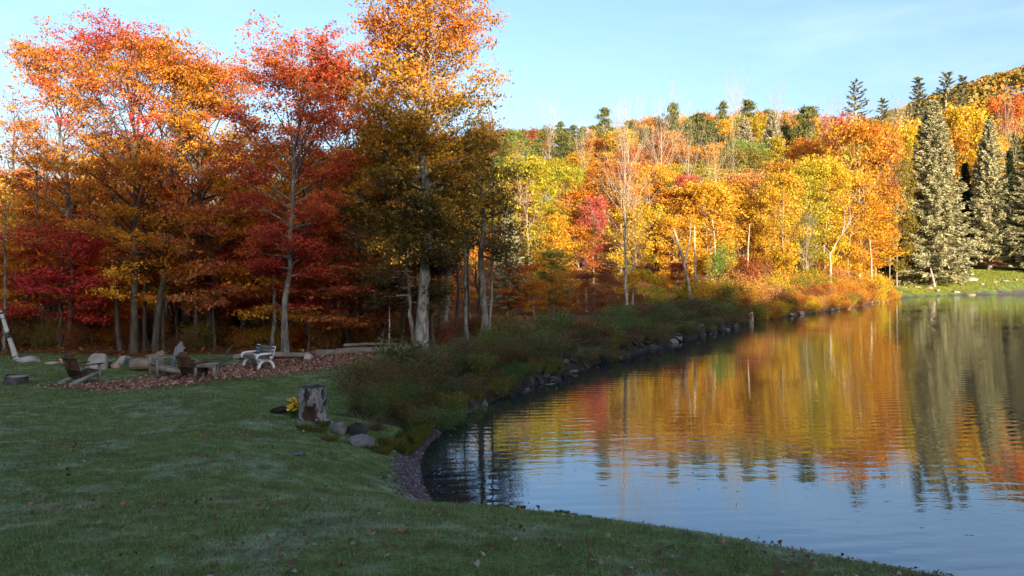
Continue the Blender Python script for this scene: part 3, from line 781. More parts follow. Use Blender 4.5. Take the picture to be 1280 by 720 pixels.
# proto, name, px, ytop, D, wpx, colour, spread, label
EXPL = [
    (SP[0], 'spruce_tree', 1166, 128, 147, 102, 'spruce', .06, 'great grey-green spruce with two bare stems at the far lawn'),
    (SP[1], 'spruce_tree', 1237, 150, 165, 64, 'spruce', .06, 'narrower grey-green spruce standing back on the far lawn'),
    (SP[0], 'spruce_tree', 1302, 130, 160, 104, 'spruce', .06, 'grey-green spruce cut by the picture edge past the far lawn'),
    (SP[1], 'spruce_tree', 931, 148, 140, 62, 'greyspruce', .06, 'pale grey spruce on the slope, the one nearer the bare white tree'),
    (SP[1], 'spruce_tree', 966, 140, 142, 60, 'greyspruce', .06, 'pale grey spruce on the slope, the one nearer the big orange maple'),
    (SP[2], 'spruce_tree', 636, 262, 62, 60, 'spruce', .06, 'small grey-green spruce half hidden behind the half-dead maple'),
    (FIRB, 'fir_tree', 1070, 101, 190, 95, 'fir', .3, 'tallest dark fir breaking the ridge line above the big orange maple'),
    (FIR, 'fir_tree', 1104, 125, 200, 75, 'fir', .3, 'dark fir on the ridge just beyond the tallest fir'),
    (FIR, 'fir_tree', 1148, 98, 215, 85, 'fir', .3, 'dark fir with sharp tip on the ridge behind the great spruce'),
    (FIRB, 'fir_tree', 1183, 92, 215, 100, 'fir', .3, 'broad dark fir on the ridge, between two narrower firs'),
    (FIR, 'fir_tree', 1203, 96, 220, 75, 'fir', .3, 'dark fir on the ridge closest to the open hill'),
    (PN[2], 'pine_tree', 755, 134, 175, 34, 'pine', .4, 'lone white pine standing clear above the ridge line'),
    (PN[0], 'pine_tree', 843, 128, 180, 34, 'pine', .4, 'dark-topped pine on the ridge above the bare grey crowns'),
    (PN[1], 'pine_tree', 903, 127, 185, 28, 'pine', .4, 'thin pine on the ridge before the pale grey spruces'),
    (PN[2], 'pine_tree', 935, 124, 190, 40, 'pine', .4, 'broad pine on the ridge right above the pale grey spruces'),
    (PN[1], 'pine_tree', 700, 152, 170, 26, 'pine', .4, 'narrow pine on the ridge above the yellow-green maple'),
    (PN[1], 'pine_tree', 728, 158, 178, 22, 'pine', .4, 'short narrow pine beside the lone white pine'),
    (PN[2], 'pine_tree', 1008, 132, 150, 60, 'pine', .4, 'dense olive pine on the slope between the grey spruces and big orange maple'),
    (PN[2], 'pine_tree', 876, 140, 165, 50, 'pine', .4, 'olive pine on the slope behind the bare grey crowns'),
    (BL[0], 'maple_tree', 1076, 148, 122, 96, 'orange', .45, 'big orange maple above the forked dead trunk'),
    (BL[5], 'maple_tree', 1078, 255, 112, 90, 'gold', .35, 'golden-yellow maple overhanging the shore beside the great spruce'),
    (BL[3], 'maple_tree', 1130, 154, 170, 60, 'yellow', .4, 'bright yellow maple between big orange maple and great spruce'),
    (BL[1], 'maple_tree', 1208, 132, 190, 74, 'gold', .4, 'golden maple crown showing between the two lawn spruces'),
    (BL[0], 'maple_tree', 1268, 118, 205, 50, 'redorange', .5, 'red-orange maple high above the far lawn'),
    (BL[2], 'maple_tree', 1047, 142, 150, 40, 'pink', .4, 'pinkish maple top showing behind the big orange maple'),
    (BL[1], 'maple_tree', 1008, 208, 104, 62, 'yellowgreen', .4, 'yellow-green maple beside the big orange maple'),
    (BL[2], 'maple_tree', 1004, 268, 98, 40, 'olive', .6, 'slim green maple below the yellow-green maple'),
    (BL[0], 'maple_tree', 966, 240, 94, 74, 'gold', .4, 'golden maple with a pale forked stem above the far shrubs'),
    (BL[4], 'maple_tree', 925, 224, 92, 70, 'yellow', .4, 'bright yellow maple beside the golden maple, above the berm tip'),
    (BL[5], 'maple_tree', 890, 226, 84, 70, 'amber', .5, 'amber maple behind the pink-red maple'),
    (BL[1], 'maple_tree', 857, 218, 88, 36, 'pink', .3, 'pink-red maple top above the leaning pale trunk'),
    (BL[0], 'maple_tree', 846, 268, 74, 62, 'gold', .4, 'golden maple hung around the leaning pale trunk'),
    (BL[2], 'maple_tree', 826, 292, 77, 34, 'crimson', .3, 'dark red maple between bare white tree and leaning trunk'),
    (BL[1], 'young_maple', 850, 328, 67, 30, 'red', .4, 'small red maple at the foot of the leaning pale trunk'),
    (FSH[0], 'round_shrub', 903, 300, 76, 42, 'green', .3, 'round green bush in the golden wood above the berm tip'),
    (BL[3], 'maple_tree', 812, 205, 92, 60, 'gold', .4, 'golden maple directly behind the bare white tree'),
    (BL[0], 'maple_tree', 790, 258, 68, 70, 'yellow', .4, 'yellow maple wrapped round the foot of the bare white tree'),
    (BL[1], 'maple_tree', 742, 246, 86, 40, 'pink', .4, 'pinkish red maple beside the bare white tree'),
    (BL[0], 'maple_tree', 662, 196, 80, 84, 'yellowgreen', .35, 'large yellow-green maple next to the half-dead maple'),
    (BL[3], 'maple_tree', 706, 206, 90, 52, 'yellowgreen', .4, 'yellow-green maple between the large one and the bare white tree'),
    (BL[5], 'maple_tree', 640, 162, 130, 60, 'green', .5, 'pale green tree on the ridge above the large yellow-green maple'),
    (BL[4], 'maple_tree', 690, 268, 70, 60, 'gold', .55, 'gold maple below the large yellow-green maple'),
    (BL[1], 'maple_tree', 722, 282, 74, 64, 'orange', .5, 'orange maple below the pinkish red maple'),
    (BL[2], 'maple_tree', 692, 312, 64, 44, 'olive', .7, 'olive maple low behind the berm'),
    (BL[0], 'young_maple', 643, 330, 62, 60, 'redorange', .5, 'red-orange young maple behind the half-dead maple trunk'),
    (BL[3], 'young_maple', 712, 338, 61, 52, 'orange', .6, 'orange young maple low behind the berm'),
    (BL[1], 'young_maple', 668, 350, 60, 40, 'orange', .6, 'orange young maple beside the olive maple'),
    (BL[0], 'young_maple', 742, 340, 59, 50, 'rust', .4, 'young maple in shade-brown leaf colour just left of the bare white trunk'),  # tree shade put into the brown leaf colour
    (BL[1], 'maple_tree', 610, 290, 66, 60, 'orange', .6, 'orange maple glowing between the tallest maple and half-dead maple'),
    (BL[2], 'maple_tree', 575, 300, 70, 56, 'amber', .6, 'amber maple glowing just right of the thick pale trunk'),
    (BL[3], 'maple_tree', 470, 245, 74, 64, 'yellow', .5, 'yellow maple glowing behind the log edging'),
    (BL[5], 'maple_tree', 435, 190, 92, 70, 'yellow', .6, 'yellow maple glowing between red maple and tallest maple'),
    (BL[0], 'maple_tree', 500, 290, 68, 56, 'gold', .6, 'golden maple glowing left of the thick pale trunk'),
    (BR[0], 'bare_tree', 784, 170, 54, 88, None, 0, 'bare white tree with spreading branches rising from the berm'),
    (BR[1], 'bare_tree', 826, 160, 120, 60, None, 0, 'bare grey crown on the slope just right of the bare white tree'),
    (BR[1], 'bare_tree', 862, 192, 100, 58, None, 0, 'bare grey crown above the pink-red maple'),
    (BR[1], 'bare_tree', 896, 198, 102, 56, None, 0, 'bare grey crown beside the pale grey spruces'),
    (BR[1], 'bare_tree', 786, 150, 130, 50, None, 0, 'bare pinkish crown on the ridge above the bare white tree'),
    (BR[1], 'bare_tree', 1036, 170, 128, 34, None, 0, 'bare stems beside the big orange maple top'),
    (BR[1], 'bare_tree', 1008, 280, 92, 30, None, 0, 'thin bare tree by the slim green maple'),
]
for pr, nm, px, yt, D, wp, cn, sp, lab in EXPL:
    isb = pr in BR
    place_tree(pr, nm, px, yt, D, wp, cn, sp, lab, 'shrub' if 'shrub' in nm else 'tree', FAR, woodpart='stems' if 'shrub' in nm else 'trunk', leafpart='branches' if isb else ('foliage' if 'shrub' in nm else 'crown'), minh=2)


def pole(label, pts, D, r0, mat, name='dead_tree'):
    """a leafless stem drawn through photo points at distance D, a real tube; branches as further lists"""
    base = at(*pts[0][0], D); base.z = min(base.z, gz(base.x, base.y))
    r = empty(name, base); tag(r, label, 'tree', FAR)
    for i, br in enumerate(pts):
        P = [np.array(at(*q, D + .35 * j * (1 if i % 2 else -1))) - np.array(base) for j, q in enumerate(br)]
        if i == 0: P[0][2] = -.2
        w = MB(); n = len(P); w.tube(P, .95 * np.linspace(r0 * (1 if i == 0 else .55), r0 * (.45 if i == 0 else .15), n), 6)
        obj('trunk' if i == 0 else 'branch', w.mesh(name, mat, True), r)


pole('leaning pale trunk tilting out of the golden maple behind the berm', [[(866, 384), (860, 352), (852, 318), (842, 285)], [(855, 330), (862, 300), (864, 275)]], 63, .17, BARK_PALE)
pole('straight pale trunk rising behind the leaning pale trunk', [[(870, 370), (869, 330), (868, 282)]], 66, .13, BARK_PALE)
pole('pale stem in the golden maple above the round green bush', [[(934, 340), (935, 310), (937, 280)]], 86, .14, BARK_PALE)
pole('pale stem among amber leaves just above the round green bush', [[(896, 320), (893, 296), (890, 272)]], 78, .13, BARK_PALE)
pole('white forked dead trunk standing by the far shore', [[(1038, 348), (1038, 330), (1037, 315)], [(1037, 316), (1030, 308), (1017, 312)], [(1038, 318), (1046, 302), (1056, 288), (1066, 270)], [(1052, 294), (1056, 280), (1055, 268)]], 92, .22, BARK_PALE)
pole('pale straight trunk under the golden-yellow shore maple', [[(1090, 352), (1089, 325), (1087, 298)]], 108, .18, BARK_PALE)
pole('slim pale double stem low in the orange trees behind the berm', [[(733, 350), (732, 335), (730, 318)], [(736, 350), (735, 330)]], 63, .1, BARK_PALE)
pole('second bare stem of pale bark under the great spruce skirt', [[(1169, 361), (1167, 352), (1163, 335)]], 143.5, .3, BARK_PALE)

# infill of the far wood
TOPS_X = [120, 380, 440, 520, 600, 640, 700, 750, 800, 850, 900, 950, 1000, 1050, 1100, 1150, 1200, 1300]
TOPS_Y = [238, 218, 204, 180, 163, 161, 158, 154, 149, 142, 138, 137, 140, 146, 150, 152, 165, 165]
fill = [('gold', 5), ('yellow', 4), ('orange', 5), ('peach', 3), ('amber', 3), ('olive', 2), ('yellowgreen', 3), ('redorange', 1), ('green', 1), ('olive', 1), ('rust', 1)]
pool = [c for c, n in fill for _ in range(int(n))]


def band(px):
    for lim, t in ((300, 'beyond the shaded wood'), (470, 'behind the red maple'), (640, 'behind the tallest maple'), (700, 'around the yellow-green maple'), (775, 'below the lone pine'), (850, 'behind the bare white tree'),
                   (915, 'above the leaning trunk'), (990, 'around the grey spruces'), (1055, 'by the olive pine'), (1125, 'around the big orange maple'), (1400, 'around the lawn spruces')):
        if px < lim: return t


for D0, step, dy, rowname in ((88, 44, 92, 'lower slope'), (112, 36, 62, 'middle slope'), (138, 32, 36, 'upper slope'), (165, 24, 13, 'high slope'), (192, 19, 2, 'ridge'), (208, 15, 3, 'far ridge')):
    px = (150 if D0 in (88, 112) else 330) + RNG.uniform(0, 20)
    while px < 1300:
        D = D0 + RNG.uniform(-7, 7)
        x = (px - 640) / F * D
        ymin = {88: 78, 112: 80}.get(D0, 0)
        top = np.interp(px, TOPS_X, TOPS_Y) + dy * RNG.uniform(.75, 1.2) + RNG.uniform(-4, 6)
        shore = np.interp(px, [150, 930, 1000, 1060, 1120, 1180, 1300], [60, 66, 84, 96, 128, 176, 190])
        if D > shore + 3:
            if D0 >= 165 and RNG.uniform() < (.4 if D0 < 200 else .62):
                pr = PN[int(RNG.integers(0, 3))]; nm = 'pine_tree'; cn = 'pine'; wp = RNG.uniform(28, 46); sp = .5; kindtxt = 'olive pine'
            else:
                pr = BL[int(RNG.integers(0, 6))]; nm = 'maple_tree'; cn = pool[int(RNG.integers(0, len(pool)))]; wp = RNG.uniform(52, 80) * (130 if D0 > 150 else 118) / (D + 20); sp = .36; kindtxt = f'{COLNAME[cn]} tree'
            place_tree(pr, nm, px, top, D, wp, cn, sp, f'{kindtxt} {band(px)}, {rowname}', 'tree', FAR, minh=6)
            if RNG.uniform() < .14 and px > 640:
                place_tree(BR[1 + int(RNG.integers(0, 2))], 'bare_tree', px + RNG.uniform(-9, 9), top - RNG.uniform(2, 14), D - 4, RNG.uniform(26, 46), None, 0, f'bare grey tree {band(px)}, {rowname}', 'tree', FAR, woodpart='trunk', leafpart='branches', minh=6)
        px += step * RNG.uniform(.75, 1.3)

# dark gaps between and behind the lawn spruces: firs with shade painted into their green
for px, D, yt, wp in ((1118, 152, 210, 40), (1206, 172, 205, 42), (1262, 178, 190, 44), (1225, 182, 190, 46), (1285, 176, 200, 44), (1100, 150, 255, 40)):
    place_tree(SP[2], 'fir_tree', px, yt, D, wp, 'shadegreen', .3, 'fir with shade-dark needles filling the gap behind the lawn spruces', 'tree', FAR)

# ------------------------------------------------------------------ shrubs along the far shore
seg = [wd(938, 401), wd(975, 396), wd(1050, 387), wd(1085, 380), wd(1122, 373)]
seg = np.array(seg); dl = np.r_[0, np.cumsum(np.linalg.norm(np.diff(seg, axis=0), axis=1))]
k = 0
for row, off in ((0, .25), (1, 1.9), (2, 4.6)):
    s = RNG.uniform(0, 2)
    while s < dl[-1]:
        p = np.array([np.interp(s, dl, seg[:, 0]), np.interp(s, dl, seg[:, 1])])
        t = np.array([np.interp(s + 1, dl, seg[:, 0]), np.interp(s + 1, dl, seg[:, 1])]) - p; t = unit(t)
        nrm = np.array([-t[1], t[0]]); q = p + nrm * (off + RNG.normal() * .4)
        cn = ['gold', 'yellow', 'olive', 'amber', 'rust', 'orange', 'yellowgreen', 'peach'][int(RNG.integers(0, 8))]
        pr = FSH[k % 2]; k += 1
        h = RNG.uniform(1.2, 2.2) * (1 + .4 * row) * .85
        rt = empty('shore_shrub', (q[0], q[1], gz(*q) - .1), RNG.uniform(0, 6.28), (h / 2.6 * 1.1,) * 2 + (h / 2.6,))
        lo = ['at the water line', 'behind the water line', 'under the trees'][row]
        px = 640 + q[0] / q[1] * F
        loc = 'near the berm tip' if px < 1000 else ('by the forked dead trunk' if px < 1060 else 'toward the great spruce')
        tag(rt, f'{COLNAME[cn]} shrub {lo} {loc}', 'shrub', 'sunlit shrubs along the far shore')
        obj('stems', pr[0], rt); c = obj('foliage', pr[1], rt); c.color = (*C_[cn], .5)
        s += RNG.uniform(1.3, 2.4)
for px, D, yt, wp, cn, lab in ((938, 74, 318, 64, 'rust', 'wide rust-brown bush on the far shore beyond the berm tip'), (962, 80, 330, 46, 'brown', 'brown bush beside the wide rust-brown bush'),
                               (1098, 104, 338, 34, 'yellow', 'bright yellow bush beside the great spruce at the shore'), (905, 63, 352, 50, 'olive', 'sunlit olive bush just behind the berm tip'),
                               (880, 62, 350, 40, 'gold', 'golden bush behind the shaded berm brush'), (820, 60, 352, 50, 'yellowgreen', 'yellow-green bush behind the berm right of the bare white tree'),
                               (770, 58, 372, 40, 'brown', 'dark brown bush at the foot of the bare white tree')):
    place_tree(FSH[0], 'shore_shrub', px, yt, D, wp, cn, .5, lab, 'shrub', woodpart='stems', leafpart='foliage', minh=1.2)

# ------------------------------------------------------------------ far hillside forest as one mass
rng = np.random.default_rng(5)
n = 1500
hy = rng.uniform(235, 420, n); hx = hy * rng.uniform(.36, .86, n)
hz = ground_z(hx, hy)
cent = np.stack([hx, hy, hz + 9], 1); per = 64
Rr = rng.uniform(3.2, 5.5, n)
d = unit(rng.normal(size=(n, per, 3))); d[:, :, 2] = np.abs(d[:, :, 2]) * 1.0 - .25
pts = cent[:, None, :] + d * (Rr[:, None, None] * rng.uniform(.55, 1.05, (n, per, 1))) * np.array([1, 1, 1.2])
V, Fc = leaf_quads(pts.reshape(-1, 3), 1.5, rng, .6)
m, nt, nd, lk = nodes_of('hillside_canopy')
tc = nd.new('ShaderNodeTexCoord'); ge = nd.new('ShaderNodeNewGeometry')
f = math_n(nt, 'ADD', noise_n(nt, tc.outputs['Object'], .11, 2, .8), math_n(nt, 'MULTIPLY', math_n(nt, 'SUBTRACT', ge.outputs['Random Per Island'], .5), .12))
rp = ramp(nt, [(.3, (.1, .12, .035)), (.42, (.3, .22, .04)), (.5, (.14, .15, .04)), (.56, (.45, .24, .03)), (.64, (.42, .13, .03)), (.72, (.2, .17, .04))]); lk.new(f, rp.inputs[0])
leaf_shader(nt, rp.outputs[0], .15)
o = obj('distant_forest', mesh_k('distant_forest', V, Fc, m)); tag(o, 'mixed autumn forest covering the far hill', kind='stuff')


# ------------------------------------------------------------------ rocks
def rock_mesh(name, seed, mat, size=(1, 1, 1), rough=.28, ang=.5, sub=3):
    bm = bmesh.new(); bmesh.ops.create_icosphere(bm, subdivisions=sub, radius=.5)
    o1 = Vector((seed * 3.7, seed * 1.3, -seed * 2.1))
    rr = random.Random(seed)
    planes = [(Vector((rr.gauss(0, 1), rr.gauss(0, 1), rr.gauss(0, 1))).normalized(), rr.uniform(.26, .42)) for _ in range(9)]
    for v in bm.verts:
        p = v.co.copy(); q = p * (1 + rough * mnoise.noise(p * 2.2 + o1) + rough * .4 * mnoise.noise(p * 6 + o1))
        for nrm, dd in planes:
            e = q.dot(nrm) - dd
            if e > 0: q -= nrm * e * ang
        v.co = Vector((q.x * size[0], q.y * size[1], q.z * size[2]))
    me = bpy.data.meshes.new(name); bm.to_mesh(me); bm.free()
    for p in me.polygons: p.use_smooth = ang < .75
    me.materials.append(mat)
    return me


def rock(label, px, py, D, wpx, hpx, mat, seed, depth=.9, name='boulder', rz=0, tilt=0, ang=.6, sink=.25, cat='rock', group=None):
    p = at(px, py, D); z = gz(p.x, p.y)
    w = wpx / F * D; h = hpx / F * D / (1 - sink)
    me = rock_mesh(name, seed, mat, (w * 1.12, w * depth, h * 1.15), .28, ang)
    o = obj(name, me, None, (p.x, p.y, z + h * (.5 - sink)))
    o.rotation_euler = (0, tilt, rz)
    tag(o, label, cat, group)
    return o


def Dg(px, py, guess=20):
    """distance at which the ray through the photo point meets the ground"""
    for lo, hi in ((6, 40), (40, 220)):
        Ds = np.arange(lo, hi, .1)
        hit = CAMZ + (HOR - py) / F * Ds <= ground_z((px - 640) / F * Ds, Ds)
        if hit.any(): return float(Ds[np.argmax(hit)])
    return guess


D_ch = Dg(105, 480)
G1 = 'stones around the clearing'
rock('large pale pyramid-shaped boulder beside the dark chair', 122, 460, D_ch + 3, 24, 19, ROCK_PALE, 3, group=G1, ang=.9)
rock('tan squared block of stone behind the dark chair', 82, 459, D_ch + 3.6, 15, 10, ROCK_TAN, 4, group=G1, ang=.9)
rock('dark rounded rock right beside the pale boulder', 136, 461, D_ch + 3.4, 14, 8, ROCK_BLUE, 5, group=G1)
rock('small tan rounded rock between pale boulder and cut logs', 145, 462, D_ch + 3.3, 11, 7, ROCK_TAN, 6, group=G1)
rock('lichened grey rock leaning beside the cut logs', 151, 458, D_ch + 4, 10, 12, ROCK_PALE, 7, tilt=.5, group=G1)
rock('mossy upright grey rock behind the small tan rock', 160, 457, D_ch + 4.4, 9, 11, ROCK, 8, group=G1)
rock('low flat pale rock at the foot of the leaning birch', 33, 461, D_ch + 4.0, 24, 7, ROCK_PALE, 9, group=G1)
rock('thin pale flat stone on the grass between birch and tan block', 66, 462, D_ch + 3.4, 18, 3, ROCK_PALE, 10, group=G1)
rock('tiny pale stone beside the thin flat stone', 48, 460, D_ch + 4, 7, 3, ROCK_TAN, 11, group=G1)
rock('round pale stone set against the thick trunk of the tallest maple', 533, 443, 31, 21, 8, ROCK_PALE, 12, group=G1)
rock('grey stone block at the end of the log edging', 385, 451, 30, 13, 9, ROCK_PALE, 13, ang=.95, group=G1)
G2 = 'boulders beside the stump'
d1 = Dg(423, 543)
rock('pointed grey boulder closest to the stump', 423, 541, d1, 17, 17, ROCK, 21, group=G2, tilt=.3)
rock('rounded blue-grey boulder in the middle of the three', 446, 545, Dg(446, 545), 23, 17, ROCK_BLUE, 22, group=G2, ang=.4)
rock('wide low wedge-shaped boulder in front of the other two', 451, 559, Dg(451, 558), 33, 13, ROCK, 23, group=G2, ang=.5)
rock('flat grey stone sunk level in the lawn below the stump', 370, 569, Dg(370, 569), 22, 3, ROCK, 24, group=G2, name='flat_stone')
rock('flat pale stone lying in the middle of the lawn', 257, 559, Dg(257, 559), 11, 2.5, ROCK, 25, group=G2, name='flat_stone')
rock('small grey stone sunk in the lawn near the boulders', 408, 567, Dg(408, 567), 9, 2, ROCK, 26, group=G2, name='flat_stone')
rock('large dark boulder at the water edge of the berm', 757, 457, 33.6, 16, 15, ROCK_BLUE, 27, name='boulder', sink=.15)
rock('low grey slab at the water edge below the brush', 688, 480, 26.6, 26, 5, ROCK, 28, name='boulder', sink=.1)
G3 = 'boulders along the far lawn shore'
rock('long white boulder at the edge of the far lawn', 1212, 363, 150, 18, 4.6, ROCK_PALE, 31, group=G3)
rock('pale low boulder at the water below the far lawn', 1195, 368, 141, 10, 3, ROCK_PALE, 32, group=G3)
rock('brownish low boulder under the long white boulder', 1214, 368.5, 142, 14, 2.4, ROCK_TAN, 33, group=G3)
rock('rounded tan boulder at the foot of the great spruce', 1162, 362, 140, 7, 3.4, ROCK_TAN, 34, group=G3)
rock('small pale stone at the far water line by the great spruce', 1172, 367, 139, 6, 2.6, ROCK_PALE, 35, group=G3)
rock('tan stump-like boulder behind the two spruce stems', 1187, 350, 152, 13, 10, ROCK_TAN, 36, group=G3)
rock('pale upright stone at the tip of the shaded berm', 939, 399, 61, 8, 13, ROCK_TAN, 37, depth=.7)
for i, (px, py) in enumerate(((1228, 367.5), (1243, 367), (1256, 367), (1270, 366.5), (1130, 371), (1146, 369))):
    rock('small pale stone in the row along the far lawn shore', px, py, 144 + max(0, (px - 1200) * .14) - max(0, (1150 - px) * .2), 5 + i % 3 * 2, 2, [ROCK_PALE, ROCK_TAN][i % 2], 40 + i, group=G3)

SS = rock_mesh('shore_stone', 58, ROCK_TAN, (1, .8, .55), .3, .8, 2)
for i in range(22):
    px = 948 + i * 8 + RNG.uniform(-3, 3); py = np.interp(px, [942, 975, 1050, 1085, 1130], [399, 396, 387, 380, 372]); x, y = wd(px, py)
    o = obj('shore_stone', SS, None, (x + RNG.normal() * .3, y + RNG.normal() * .4 + .3, .12)); sc = RNG.uniform(.4, 1.1); o.scale = (sc * 1.3, sc, sc)
    o.rotation_euler = (RNG.normal() * .2, RNG.normal() * .2, RNG.uniform(0, 6.28))
    tag(o, 'small tan stone at the water line under the sunlit shore shrubs', 'rock', 'tan stones under the shore shrubs', share=True)
# riprap along the berm: copies of five stones
RP = [rock_mesh('riprap_stone', 60 + i, [ROCK_BLUE, ROCK_BLUE, ROCK_BLUE, ROCK, ROCK_BLUE][i], (1, .75, [.4, .55, .3, .5, .65][i]), .3, .98, 2) for i in range(5)]
bw = np.array([wd(545, 548), wd(562, 533), wd(602, 507), wd(652, 488), wd(702, 470), wd(760, 450), wd(800, 440), wd(850, 427), wd(900, 414), wd(930, 405), wd(941, 399)])
bl = np.r_[0, np.cumsum(np.linalg.norm(np.diff(bw, axis=0), axis=1))]


def along(s, off):
    p = np.array([np.interp(s, bl, bw[:, 0]), np.interp(s, bl, bw[:, 1])])
    e = min(s + .5, bl[-1]); b_ = max(e - 1, 0)
    t = unit(np.array([np.interp(e, bl, bw[:, 0]) - np.interp(b_, bl, bw[:, 0]), np.interp(e, bl, bw[:, 1]) - np.interp(b_, bl, bw[:, 1])]))
    return p + np.array([-t[1], t[0]]) * off


for i in range(240):
    s = RNG.uniform(0, 1) ** .8 * bl[-1]; off = RNG.uniform(-.2, .8 + .35 * (s > 16))
    x, y = along(s, off)
    if s < 14 and off > .7: continue
    o = obj('riprap_stone', RP[i % 5], None, (x, y, gz(x, y) + .04))
    sc = RNG.uniform(.16, .42) * (1.7 if RNG.uniform() < .15 else 1) + .011 * s * RNG.uniform(0, 1); o.scale = (sc * 1.3, sc, sc)
    o.rotation_euler = (RNG.normal() * .6, RNG.normal() * .6, RNG.uniform(0, 6.28))
    lab = 'angular slate stone in the riprap below the near brush' if s < 14 else ('angular slate stone in the riprap along the middle of the berm' if s < 30 else 'angular slate stone in the riprap near the berm tip')
    tag(o, lab, 'rock', lab.replace('stone', 'stones'), share=True)

# ------------------------------------------------------------------ brush on the berm
kinds = ['olive', 'brown', 'rust', 'shadegreen', 'green', 'brown', 'olive']
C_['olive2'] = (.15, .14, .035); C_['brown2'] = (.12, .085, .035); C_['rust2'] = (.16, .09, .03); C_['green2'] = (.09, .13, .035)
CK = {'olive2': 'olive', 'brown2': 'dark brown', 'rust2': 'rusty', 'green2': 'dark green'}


def berm_where(px):
    return 'by the grey boulders' if px < 520 else ('below the tallest maple' if px < 590 else ('below the half-dead maple' if px < 665 else ('above the large berm boulder' if px < 760 else ('below the bare white tree' if px < 840 else 'toward the berm tip'))))


k = 0
for row, (o0, hmin, hmax, stp) in enumerate(((.5, .4, .7, .7), (1.6, .65, 1.05, .9), (2.8, .7, 1.2, 1.1))):
    s = RNG.uniform(0, .6) + (2.0 if row == 2 else 0)
    while s < bl[-1] - .2:
        x, y = along(s, o0 + RNG.normal() * .25)
        px = 640 + x / y * F
        far_ = s / bl[-1]
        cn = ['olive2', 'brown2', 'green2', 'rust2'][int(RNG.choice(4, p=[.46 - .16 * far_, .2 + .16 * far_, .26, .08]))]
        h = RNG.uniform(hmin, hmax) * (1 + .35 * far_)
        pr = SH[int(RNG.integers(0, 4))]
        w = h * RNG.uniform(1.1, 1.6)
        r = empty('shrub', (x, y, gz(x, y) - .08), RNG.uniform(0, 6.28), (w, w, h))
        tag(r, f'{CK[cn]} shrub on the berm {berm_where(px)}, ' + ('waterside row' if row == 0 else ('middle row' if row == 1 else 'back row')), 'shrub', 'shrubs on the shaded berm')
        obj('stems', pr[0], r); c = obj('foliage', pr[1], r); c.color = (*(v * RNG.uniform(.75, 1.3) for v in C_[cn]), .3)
        s += stp * RNG.uniform(.75, 1.3) * (1 + .5 * far_)
# thicket by the boulders
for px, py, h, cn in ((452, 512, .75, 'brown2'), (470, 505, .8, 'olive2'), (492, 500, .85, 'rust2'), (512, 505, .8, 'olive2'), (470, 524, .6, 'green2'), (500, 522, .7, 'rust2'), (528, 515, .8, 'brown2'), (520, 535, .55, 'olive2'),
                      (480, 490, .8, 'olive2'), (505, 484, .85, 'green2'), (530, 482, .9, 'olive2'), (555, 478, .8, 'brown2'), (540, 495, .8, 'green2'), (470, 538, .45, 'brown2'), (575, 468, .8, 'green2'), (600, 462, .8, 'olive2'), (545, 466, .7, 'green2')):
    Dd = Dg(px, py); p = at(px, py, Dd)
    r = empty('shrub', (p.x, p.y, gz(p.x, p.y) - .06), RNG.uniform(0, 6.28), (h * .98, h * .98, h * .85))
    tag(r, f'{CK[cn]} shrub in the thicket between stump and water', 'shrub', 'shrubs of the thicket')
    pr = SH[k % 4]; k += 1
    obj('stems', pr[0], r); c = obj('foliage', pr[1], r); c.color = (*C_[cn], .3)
for i, (px, py, h) in enumerate(((505, 566, .26), (516, 556, .32), (490, 560, .28), (522, 545, .3), (476, 567, .2), (528, 536, .3), (398, 540, .16), (380, 538, .13), (412, 552, .15), (404, 534, .14), (588, 500, .4), (625, 486, .45), (680, 466, .5))):
    Dd = Dg(px, py); p = at(px, py, Dd)
    o = obj('grass_tuft', TU[i % 2], None, (p.x, p.y, gz(p.x, p.y) - .02))
    o.scale = (h / .55 * 1.15, h / .55 * 1.15, h / .7); o.rotation_euler = (0, 0, RNG.uniform(0, 6.28)); o.color = (.24 + .05 * (i % 3), .3, .075, .06)
    tag(o, 'clump of tall green grass ' + ('at the beach edge' if i < 6 else ('around the stump' if i < 10 else 'over the berm riprap')), 'grass clump', 'tall grass clumps')


